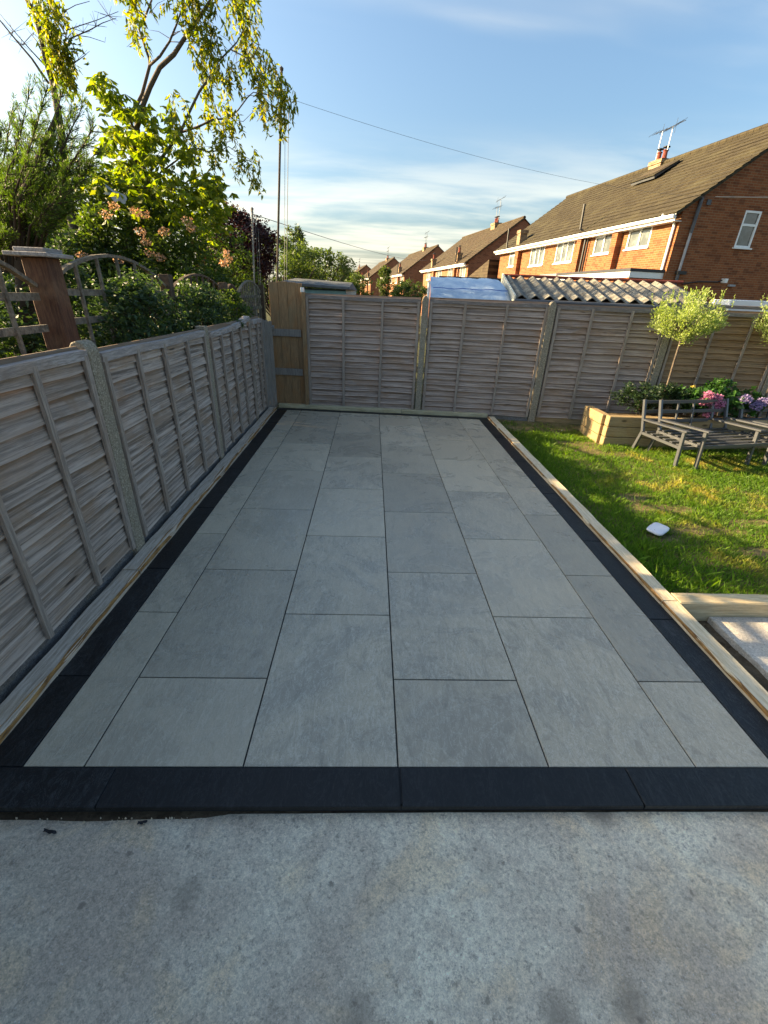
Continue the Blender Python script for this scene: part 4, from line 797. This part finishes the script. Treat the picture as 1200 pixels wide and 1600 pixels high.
def window(parent, a, b, c, d, x=.05, style=2, glass=None, axis='y', full=True):
    """pvc window: outer frame, mullion, transom, panes, sill. axis 'y': in the rear wall; 'x': in the gable"""
    T = (lambda p: p) if axis == 'y' else (lambda p: (p[1], p[0], p[2]))
    def bx(m, p, q):
        P, Q = T(p), T(q); m.box(tuple(map(min, P, Q)), tuple(map(max, P, Q)))
    f = .065; m = MB(); bx(m, (x-.05,a,c),(x+.02,a+f,d)); bx(m, (x-.05,b-f,c),(x+.02,b,d)); bx(m, (x-.05,a+f,c),(x+.02,b-f,c+f)); bx(m, (x-.05,a+f,d-f),(x+.02,b-f,d))
    bars = []; panes = []
    if style == 2: mu = a+(b-a)*.48; bars = [(mu-.035,mu+.035,c+f,d-f),(mu+.035,b-f,d-.36*(d-c),d-.36*(d-c)+.06)]; panes = [(a+f,mu-.035,c+f,d-f),(mu+.035,b-f,c+f,d-.36*(d-c)),(mu+.035,b-f,d-.36*(d-c)+.06,d-f)]
    elif style == 3:
        m1, m2 = a+(b-a)*.36, a+(b-a)*.64; bars = [(m1-.03,m1+.03,c+f,d-f),(m2-.03,m2+.03,c+f,d-f),(m1+.03,m2-.03,d-.34*(d-c),d-.34*(d-c)+.05)]
        panes = [(a+f,m1-.03,c+f,d-f),(m1+.03,m2-.03,c+f,d-.34*(d-c)),(m1+.03,m2-.03,d-.34*(d-c)+.05,d-f),(m2+.03,b-f,c+f,d-f)]
    else: t = c+(d-c)*.62; bars = [(a+f,b-f,t-.035,t+.035)]; panes = [(a+f,b-f,c+f,t-.035),(a+f,b-f,t+.035,d-f)]
    for p in bars: bx(m, (x-.045,p[0],p[2]),(x+.015,p[1],p[3]))
    w = m.build('window', WHITE, parent)
    for p in panes:
        g_ = MB(); bx(g_, (x-.012,p[0],p[2]),(x-.004,p[1],p[3])); g_.build('pane', glass or GLASS_NET, w)
    s_ = MB(); bx(s_, (-.06,a-.06,c-.045),(x-.05,b+.06,c+.0)); s_.build('sill', WHITE, w)
    return w
def roof_mesh(u0, u1, x0, z0, x1, z1, gauge=.29, step=.028):
    L_ = math.hypot(x1-x0, z1-z0); n = int(L_/gauge); nx, nz = -(z1-z0)/L_, (x1-x0)/L_; m = MB()
    for i in range(n):
        t0, t1 = i/n, (i+1)/n; a = (x0+(x1-x0)*t0, z0+(z1-z0)*t0); b = (x0+(x1-x0)*t1, z0+(z1-z0)*t1); a2 = (a[0]+nx*step, a[1]+nz*step)
        m.add([(a[0],u0,a[1]),(a[0],u1,a[1]),(a2[0],u1,a2[1]),(a2[0],u0,a2[1]),(b[0],u1,b[1]),(b[0],u0,b[1])], [(0,3,2,1),(3,5,4,2),(0,5,3),(1,2,4)])
    return m
def aerial(parent, x, u, z, h, w=1.1, flip=1, lean=.0):
    m = MB(); top = (x+lean, u, z+h); m.tube([(x,u,z),top], .018, 5); m.tube([(x-.1+lean,u-w*.6*flip,z+h-.05),(x+.1+lean,u+w*.5*flip,z+h+.06)], .014, 4)
    for k in range(7):
        t = -.5+k*.16; m.tube([(x-.18+lean,u+t*w*flip,z+h+t*.1-.12),(x+.18+lean,u+t*w*flip,z+h+t*.1+.12)], .007, 4)
    m.tube([(x+lean,u-w*.55*flip,z+h-.28),(x+lean,u-w*.55*flip,z+h+.25)], .009, 4); m.build('aerial', METAL_DK, parent)
def chimney(parent, x0, x1, u0, u1, z0, z1, pots, mat=CHIM):
    m = MB().box((x0,u0,z0),(x1,u1,z1-.16)); m.box((x0-.04,u0-.04,z1-.16),(x1+.04,u1+.04,z1)); c = m.build('chimney', mat, parent)
    for k in range(pots):
        u = u0+(u1-u0)*(k+.5)/pots; p = MB().lathe([(.10,0),(.12,.05),(.10,.08),(.09,.30),(.115,.32),(.115,.36)], 10, ((x0+x1)/2,u,z1)); p.build('pot', POT, c)
        q = MB().lathe([(.04,.37),(.04,.44),(.15,.45),(.15,.48),(.02,.52)], 10, ((x0+x1)/2,u,z1)); q.build('cowl', BLACKM, c)
    return c
def house(label, u0, L_, ze, zr, wins, near=False, dep=8.0, xoff=0.0, brick=BRICK_F, roofm=ROOF_F):
    p = HA+HD*u0+HE*xoff; o = thing('brick_house', label, 'house', (p[0], p[1], -.3), HROT, 'brick houses in a row beyond the back fence'); G = .3
    ze += G; zr += G; holes = [(a, b, c+G, d+G) for a, b, c, d, s in wins]; hr = dep/2
    wall_with_holes(0, L_, 0, ze, holes).build('wall', brick, o)
    for (a, b, c, d), w in zip(holes, wins): window(o, a, b, c, d, style=w[4])
    # gable facing the camera, with its own opening on the near house
    k = (zr-ze)/hr; top = lambda v: ze+k*(v if v <= hr else dep-v); gh = [(2.42,3.08,3.63+G,4.73+G)] if near else []
    m = MB(); vs = sorted({0, hr, dep, *[q for h in gh for q in h[:2]]})
    for a, b in zip(vs[:-1], vs[1:]):
        hh = [h for h in gh if h[0] <= a+1e-6 and b <= h[1]+1e-6]
        if hh: h = hh[0]; m.add([(a,0,0),(b,0,0),(b,0,h[2]),(a,0,h[2])], [(0,1,2,3)]); m.add([(a,0,h[3]),(b,0,h[3]),(b,0,top(b)),(a,0,top(a))], [(0,1,2,3)]); m.add([(a,0,h[2]),(b,0,h[2]),(b,0,h[3]),(a,0,h[3]),(a,.09,h[2]),(b,.09,h[2]),(b,.09,h[3]),(a,.09,h[3])], [(0,4,5,1),(1,5,6,2),(2,6,7,3),(3,7,4,0)])
        else: m.add([(a,0,0),(b,0,0),(b,0,top(b)),(a,0,top(a))], [(0,1,2,3)])
    m.build('gable_wall', brick, o); gb = MB()
    for a, b in ((0,hr),(hr,dep)): gb.add([(a,L_,0),(b,L_,0),(b,L_,top(b)),(a,L_,top(a))], [(3,2,1,0)])
    gb.add([(dep,0,0),(dep,L_,0),(dep,L_,ze),(dep,0,ze)], [(0,1,2,3)]); gb.build('wall', brick, o)
    for h in gh: window(o, *h, style=1, glass=GLASS_DK, axis='x')
    ex = -.34; rf = roof_mesh(-.13, L_+.13, ex, ze-.34*k+.03, hr, zr+.05).build('roof', roofm, o)
    m = MB(); m.add([(hr,-.13,zr+.05),(hr,L_+.13,zr+.05),(dep+.34,L_+.13,ze-.34*k+.03),(dep+.34,-.13,ze-.34*k+.03)], [(0,1,2,3)]); m.build('roof', roofm, o)
    m = MB(); m.add([(ex,-.13,ze-.34*k+.02),(hr,-.13,zr+.04),(hr,-.13,zr-.07),(ex,-.13,ze-.34*k-.07),(ex,.0,ze-.34*k+.02),(hr,.0,zr+.04),(hr,.0,zr-.07),(ex,.0,ze-.34*k-.07)], [(0,3,2,1),(3,7,6,2),(4,5,6,7)]); m.build('verge', roofm, rf)
    rd = MB(); n = int(L_/.45)
    for i in range(n): a = -.13+(L_+.26)*i/n; b = -.13+(L_+.26)*(i+1)/n-.012; rd.tube([(hr,a,zr+.05),(hr,b,zr+.055)], .115, 8)
    rd.build('ridge_tiles', roofm, rf)
    zf = ze-.34*k; MB().box((ex+.02,-.10,zf-.20),(ex+.05,L_+.1,zf+.0)).build('fascia', WHITE, o); MB().box((ex+.05,-.05,zf-.20),(-.003,L_+.05,zf-.18)).build('soffit', WHITE, o)
    m = MB(); pr = [(ex-.10,zf-.02),(ex-.10,zf-.08),(ex-.07,zf-.12),(ex-.02,zf-.12),(ex+.015,zf-.08),(ex+.015,zf-.02)]
    vv = [(a,-.12,b) for a, b in pr]+[(a,L_+.12,b) for a, b in pr]; q = len(pr); m.add(vv, [(i,i+1,q+i+1,q+i) for i in range(q-1)]+[tuple(range(q)), tuple(range(q,2*q))[::-1]]); m.build('gutter', WHITE, o)
    return o, G
# near house
W1 = [(1.32,2.62,3.62,4.58,2),(3.62,4.86,3.57,4.55,2),(6.55,8.18,3.40,4.52,3),(9.42,11.02,3.40,4.52,3),(12.97,13.9,3.5,4.46,1)]
h1, G = house('near orange brick house with mossy brown roof and white windows on the right', 0, 15.4, 4.70, 7.55, W1, True, brick=BRICK, roofm=ROOF)
for a, b in ((2.98,3.34),(5.62,5.95),(12.2,12.62)): MB().box((-.24,a,0),(-.002,b,4.55+G)).build('pier', BRICK, h1)
MB().tube([(-.33,.55,4.50+G),(-.28,.42,4.42+G),(-.10,.20,4.30+G),(-.07,.16,4.15+G),(-.07,.16,2.55+G)], .045, 8).build('downpipe', WHITE, h1)
MB().tube([(.52,-.06,4.95+G),(.50,-.07,4.75+G),(.47,-.07,3.95+G)], .055, 8).build('downpipe', DARKPIPE, h1); MB().tube([(.47,-.07,3.94+G),(.45,-.07,2.75+G)], .045, 8).build('downpipe', PALEPIPE, h1); MB().tube([(.45,-.07,2.76+G),(.44,-.07,0.2)], .055, 8).build('downpipe', DARKPIPE, h1)
MB().box((.36,-.14,2.70+G),(.72,-.003,2.80+G)).build('pipe_bracket', BLACKPIPE, h1)
m = MB().tube([(.75,-.04,2.40+G),(1.4,-.04,2.50+G),(2.2,-.04,2.52+G),(2.4,-.05,2.60+G)], .022, 6); m.build('cable_run', BLACKPIPE, h1); MB().box((2.36,-.16,2.5+G),(2.5,-.003,2.64+G)).build('security_light', WHITE, h1); MB().box((2.7,-.10,2.40+G),(2.95,-.003,2.46+G)).build('vent_hood', PALEPIPE, h1); MB().box((.78,-.03,4.78+G),(.94,-.003,4.93+G)).build('air_vent', DARKPIPE, h1)
MB().tube([(-.12,5.45,0),(-.12,5.45,4.45+G),(-.40,5.6,4.62+G),(-.42,5.62,5.55+G)], .055, 8).build('soil_pipe', BLACKPIPE, h1); MB().tube([(-.10,5.28,0),(-.10,5.28,4.40+G)], .035, 6).build('soil_pipe', BLACKPIPE, h1); MB().tube([(-.42,13.55,4.5+G),(-.42,13.6,5.5+G)], .05, 8).build('soil_pipe', BLACKPIPE, h1)
MB().box((-1.3,.15,0),(-.003,5.1,2.52+G)).build('extension', BRICK, h1); MB().box((-1.36,.08,2.53+G),(-.004,5.16,2.72+G)).build('extension_fascia', WHITE, h1); MB().box((-1.38,.06,2.723+G),(-.005,5.18,2.82+G)).build('extension_roof', LEAD, h1)
m = MB().add([(-1.5,5.7,2.45+G),(-1.5,9.4,2.45+G),(-.01,9.4,2.95+G),(-.01,5.7,2.95+G),(-1.5,5.7,2.38+G),(-1.5,9.4,2.38+G),(-.01,9.4,2.88+G),(-.01,5.7,2.88+G)], [(0,3,2,1),(4,5,6,7),(0,1,5,4),(1,2,6,5),(2,3,7,6),(3,0,4,7)]); m.build('lean_to_roof', PALEPIPE, h1)
MB().box((-1.4,5.8,0),(-.004,9.3,2.36+G)).build('lean_to', BRICK, h1)
c = chimney(h1, 3.80, 4.30, 7.05, 7.85, 7.1+G, 7.78+G, 2); aerial(h1, 4.0, 7.75, 7.7+G, 1.25, 1.5); aerial(h1, 4.0, 7.1, 8.1+G, .85, 1.2, -1)
chimney(h1, -.26, .16, 12.2, 12.62, 4.5+G, 5.30+G, 0)
# roof window standing slightly open below the chimney
k_ = (7.6-4.7)/4.34; z_ = lambda x: 4.7+(x+.34)*k_*.985+.06
def rw(x, lift): return z_(x)+G+lift
m = MB().add([(2.45,5.35,rw(2.45,.02)),(2.45,6.9,rw(2.45,.02)),(3.45,6.9,rw(3.45,.02)),(3.45,5.35,rw(3.45,.02)),(2.40,5.35,rw(2.45,.16)),(2.40,6.9,rw(2.45,.16)),(3.45,6.9,rw(3.45,.07)),(3.45,5.35,rw(3.45,.07))], [(0,3,2,1),(4,5,6,7),(0,1,5,4),(1,2,6,5),(2,3,7,6),(3,0,4,7)])
sk = m.build('roof_window', DARKPIPE, h1)
MB().add([(2.36,5.28,rw(2.36,.17)),(2.36,6.97,rw(2.36,.17)),(3.5,6.97,rw(3.5,.075)),(3.5,5.28,rw(3.5,.075)),(2.36,5.28,rw(2.36,.20)),(2.36,6.97,rw(2.36,.20)),(3.5,6.97,rw(3.5,.10)),(3.5,5.28,rw(3.5,.10))], [(0,3,2,1),(4,5,6,7),(0,1,5,4),(1,2,6,5),(2,3,7,6),(3,0,4,7)]).build('frame', ROOF, sk)
MB().add([(2.50,5.5,rw(2.5,.205)),(2.50,6.75,rw(2.5,.205)),(3.35,6.75,rw(3.35,.115)),(3.35,5.5,rw(3.35,.115))], [(0,3,2,1)]).build('pane', ROOF_F, sk)
# farther houses
def far_house(label, u0, L_, ze, zr, s=1.0, xo=0.0, ridge_u=.35, vents=True):
    W = [(.6*s,1.9*s,3.15,4.2,2),(3.6*s,5.3*s,3.1,4.2,3),(7.4*s,9.0*s,3.15,4.2,3),(11.6*s,12.8*s,3.2,4.2,2)]
    h, G = house(label, u0, L_, ze, zr, W, xoff=xo)
    for a in (2.3*s, 10.2*s): chimney(h, -.22, .18, a, a+.42, 3.9+G, ze+.62+G, 1)
    chimney(h, 3.7, 4.3, L_*ridge_u, L_*ridge_u+.9, zr-.5+G, zr+.32+G, 2); aerial(h, 4.0, L_*ridge_u+.7, zr+.5+G, 1.0, 1.5); aerial(h, 4.0, L_*ridge_u+.1, zr+.5+G, 1.5, 1.3, -1)
    MB().tube([(-.12,2.0*s,0),(-.12,2.0*s,4.1+G),(-.42,2.0*s,4.3+G),(-.42,2.0*s,5.3+G)], .06, 6).build('soil_pipe', BLACKPIPE, h)
    for a in (2.9*s, 9.6*s): MB().box((-.2,a,0),(-.002,a+.4,ze-.15+G)).build('pier', BRICK_F, h)
    return h
far_house('second brick house of the row, beyond the blue sheeting', 21.6, 14.3, 4.35, 7.25)
far_house('third brick house of the row, above the green shrubs', 44.6, 16.5, 4.30, 7.25, 1.15, -.3)
far_house('fourth brick house of the row, small in the distance', 69.0, 17, 4.4, 7.35, 1.15, -1.2)
far_house('farthest brick house at the left end of the row', 95.0, 17, 4.6, 7.4, 1.15, -2.6, .8)
# low garage with sloping roof between the first two houses
p = HA+HD*15.9+HE*(-.4); ga = thing('brick_garage', 'low garage with pinkish sloping roof between the first two houses', 'garage', (p[0],p[1],-.3), HROT)
MB().box((0,0,0),(5.5,5.2,2.75)).build('wall', BRICK_F, ga); m = MB().add([(-.2,-.15,4.3),(5.7,-.15,4.3),(5.7,5.4,2.95),(-.2,5.4,2.95),(-.2,-.15,2.76),(5.7,-.15,2.76),(5.7,5.4,2.76),(-.2,5.4,2.76)], [(0,1,2,3),(0,3,7,4),(0,4,5,1),(1,5,6,2),(2,6,7,3),(4,7,6,5)]); m.build('roof', ROOF_F, ga)

# ================================================================== OUTBUILDINGS JUST BEHIND THE BACK FENCE
sh = thing('corrugated_shed', 'low shed with lichen-spotted corrugated roof right behind the back fence', 'shed', (2.02, 6.25, -.3), BA)
WS, DS, Z0, Z1 = 3.05, 1.25, 1.985, 2.30
MB().box((.05,.05,0),(WS-.05,DS-.05,1.70)).build('wall', DARKWOOD, sh); MB().box((0,-.05,1.70),(WS,-.03,1.975)).build('fascia', DARKWOOD, sh); MB().box((.02,DS-.06,0),(WS-.02,DS-.01,2.25)).build('wall', DARKWOOD, sh)
m = MB(); pitch = .208; amp = .034; nseg = 8; NW = int(WS/pitch); vs = []; fs = []
for i in range(NW*nseg+1):
    t = i/nseg; ph = t % 1.0; w_ = amp*(1-abs((ph-.42)/.42) if ph < .84 else 0)*1.9-amp*.4; x = t*pitch
    for k in range(2): y = -.06+(DS+.1)*k; z = Z0+(Z1-Z0)*k; vs.append((x,y,z+w_)); vs.append((x,y,z+w_-.012))
for i in range(NW*nseg):
    a, b = i*4, (i+1)*4; fs += [(a,b,b+2,a+2),(a+1,a+3,b+3,b+1),(a,a+1,b+1,b),(a+2,b+2,b+3,a+3)]
rs = m.add(vs, fs).build('corrugated_roof', ASB, sh)
m = MB(); m.tube([(-.02,DS+.03,Z1+.03),(WS,DS+.03,Z1+.03)], .024, 8); m.build('ridge_capping', POT, rs)
m = MB(); m.add([(-.03,-.10,Z0-.10),(-.03,-.10,Z0+.03),(-.03,DS+.02,Z1+.06),(-.03,DS+.02,Z1-.42),(-.005,-.10,Z0-.10),(-.005,-.10,Z0+.03),(-.005,DS+.02,Z1+.06),(-.005,DS+.02,Z1-.42)], [(0,3,2,1),(4,5,6,7),(0,1,5,4),(1,2,6,5),(2,3,7,6),(3,0,4,7)]); m.build('gable_board', FASCIA_C, sh)
m = MB(); m.tube([(-.02,-.10,Z0-.045),(WS,-.10,Z0-.055)], .030, 8); m.build('gutter', DARKPIPE, sh)
# polythene-covered frame left of it
tp = thing('covered_frame', 'low frame wrapped in pale blue polythene sheeting behind the back fence', 'cover', (.74, 6.35, -.3), BA)
m = MB(); nx, ny = 26, 12; vs = []; fs = []; WT = 1.27
for j in range(ny+1):
    t = j/ny
    for i in range(nx+1):
        s_ = i/nx; x = WT*s_; y = .95*t; z = 1.945+.31*math.sin(t*math.pi*.56)**.9
        fold = max(0, (s_-.86)/.14); z -= .26*fold**2*(.3+.7*t); z += .012*math.sin(26*s_+9*t)*math.sin(7*t+3*s_)+(.010*math.sin(34*t+20*s_) if s_ > .8 else 0)-.014*abs(math.sin(math.pi*3*s_))*t
        if j == 0: z -= .03
        vs.append((x,y,z))
fs = [(j*(nx+1)+i, j*(nx+1)+i+1, (j+1)*(nx+1)+i+1, (j+1)*(nx+1)+i) for j in range(ny) for i in range(nx)]; o_ = len(vs)
for i in range(nx+1): vs.append((WT*i/nx,-.012,1.55))
fs += [(o_+i, o_+i+1, i+1, i) for i in range(nx)]; m.add(vs, fs); m.build('sheeting', TARP, tp, smooth=True)
m = MB(); pts = [(WT*(.03+.9*i/14), .115, 2.075+.006*math.sin(i*1.3)) for i in range(15)]
for a, b in zip(pts[:-1], pts[1:]): m.bar(a, b, .02, .010)
m.build('strap', BLUE, tp); MB().box((.02,.02,0),(WT-.02,.93,1.90)).build('frame_base', DARKWOOD, tp)
MB().tube([(-.03,.02,1.5),(-.03,.05,2.16)], .022, 8).build('upright', WHITE, tp)
fr = thing('flat_roof_shed', 'dark flat-roofed shed edge behind the blue sheeting', 'shed', (1.15, 8.1, -.3), BA); MB().box((0,0,0),(1.25,1.2,2.20)).build('wall', DARKWOOD, fr); MB().box((-.06,-.06,2.21),(1.31,1.26,2.30)).build('roof', LEAD, fr)
wb = thing('timber_screen', 'short weathered timber screen between the sheds and the garage', 'screen', (3.05, 12.6, -.3), BA)
for k in range(9): MB().box((k*.145,0,0),(k*.145+.138,.03,2.42+.03*math.sin(k))).build('board', TRELLIS, wb)
ts = thing('summerhouse', 'teal summerhouse with grey felt roof behind the gate', 'summerhouse', (-1.78, 7.9, -.3), BA)
m = MB().box((.10,0,0),(1.16,1.5,2.005)); m.build('wall', TEAL, ts); m = MB().add([(-.05,-.12,2.085),(1.24,-.12,2.045),(1.16,.85,2.14),(.02,.85,2.18),(-.05,-.12,2.045),(1.24,-.12,2.008),(1.16,1.7,2.008),(-.05,1.7,2.045)], [(0,1,2,3),(0,4,5,1),(3,2,6,7),(0,3,7,4),(1,5,6,2),(4,7,6,5)]); m.build('roof', FELT, ts)
MB().box((.33,-.028,1.80),(.36,-.003,2.0)).build('trim', BLACKM, ts); MB().box((.36,-.028,1.985),(1.15,-.003,2.003)).build('trim', BLACKM, ts)
o = MB().box((0,0,0),(.9,.5,2.08)).build('white_box', WHITE, loc=(5.25,6.1,-.3), rot=(0,0,BA), bevel=.01); tag(o, 'white box-like unit just showing over the right back fence', 'box')

# ================================================================== POLES AND CABLES
def pole(label, pts, r, Y, mat, rope=True):
    P = [at(x,y,Y) for x, y in pts]; b = (P[0][0], P[0][1], -.3); o = thing('washing_pole', label, 'pole', b, 0, 'thin poles beyond the gate'); loc = [tuple(np.array(q)-np.array(b)) for q in P]
    MB().tube([(0,0,0)]+loc, r, 8).build('shaft', mat, o)
    if rope:
        t = loc[-1]; MB().tube([(t[0]+.10,t[1],t[2]-.35),(.10,0,.9)], .006, 5).build('rope', CABLE, o); MB().tube([(t[0]+.055,t[1],t[2]-.10),(.065,0,.9)], .004, 4).build('rope', CABLE, o); MB().lathe([(.03,0),(.035,.03),(.0,.06)], 8, t).build('cap', mat, o)
    return o
PB = mat_wood('dark_pole', (.10,.085,.075), (.045,.04,.035), (.14,.10,.08), (8,8,.5)); PG = plain('grey_pole', (.22,.22,.22), .5, .5, .4)
pole('tall thin dark pole rising behind the gate', [(433,440),(436.5,275),(440,110)], .021, 9.0, PB); pole('shorter grey pole left of the tall dark pole', [(397,440),(394,328)], .022, 10.5, PG)
def cable(label, a, b, sag, r, mat, n=24):
    a = Vector(a); b = Vector(b); pts = [a.lerp(b, i/n)-Vector((0,0,4*sag*(i/n)*(1-i/n))) for i in range(n+1)]; o = MB().tube(pts, r, 5).build('overhead_cable', mat); tag(o, label, 'cable', 'overhead cables'); return o
a = at(440,150,9.0); hp = lambda u, v, z: (*(HA+HD*u+HE*v), z)
cable('long thin cable from the tall pole to the near house gable', a, hp(-.12,.95,4.98), .30, .0028, CABLE)
cable('pale cable crossing the near gable to the right frame edge', hp(-.12,.95,5.0), (18.5,15.2,5.35), .10, .009, CABLE_W)
cable('thin cable from the shorter pole to the second house', at(396,335,10.5), hp(33.5,-.35,4.9), .25, .008, CABLE)
cable('thin cable between the second house gable and the near house', hp(21.55,2.2,5.0), hp(15.4,.2,4.6), .1, .016, CABLE)

# ================================================================== SMALL THINGS
def crumpled(name, label, c, u, v, nu, nv, amp, mat, cat):
    u = np.array(u); v = np.array(v); n_ = np.cross(u, v); n_ /= np.linalg.norm(n_); vs = []
    for j in range(nv+1):
        for i in range(nu+1):
            a, b = i/nu-.5, j/nv-.5; e = 1-.25*math.sin(9*a+4*b)*abs(b)*2; vs.append(tuple(np.array(c)+u*a*e+v*b*e+n_*amp*(math.sin(11*a+3*b)+.6*math.sin(17*b-7*a)+.4*random.gauss(0,1))))
    fs = [(j*(nu+1)+i, j*(nu+1)+i+1, (j+1)*(nu+1)+i+1, (j+1)*(nu+1)+i) for j in range(nv) for i in range(nu)]
    o = MB().add(vs, fs).build(name, mat, smooth=True); return tag(o, label, cat)
crumpled('plastic_scrap', 'scrap of white plastic sheet caught in the shrubs above the trellis', at(180,305,6.95), (.27,0,-.13), (.03,.07,.11), 12, 6, .010, PALEPIPE, 'plastic scrap')
crumpled('mortar_scrap', 'small black scrap lying on the concrete near the left patio edge', (-1.20,-.208,-.030), (.045,-.008,0), (.0,.010,.002), 6, 3, .002, BLACKM, 'scrap')
crumpled('mortar_scrap', 'tiny dark crumb at the patio edge below the joint of two border slabs', (-.905,-.178,-.034), (.030,.004,0), (.002,.010,.002), 5, 3, .002, BLACKM, 'scrap')
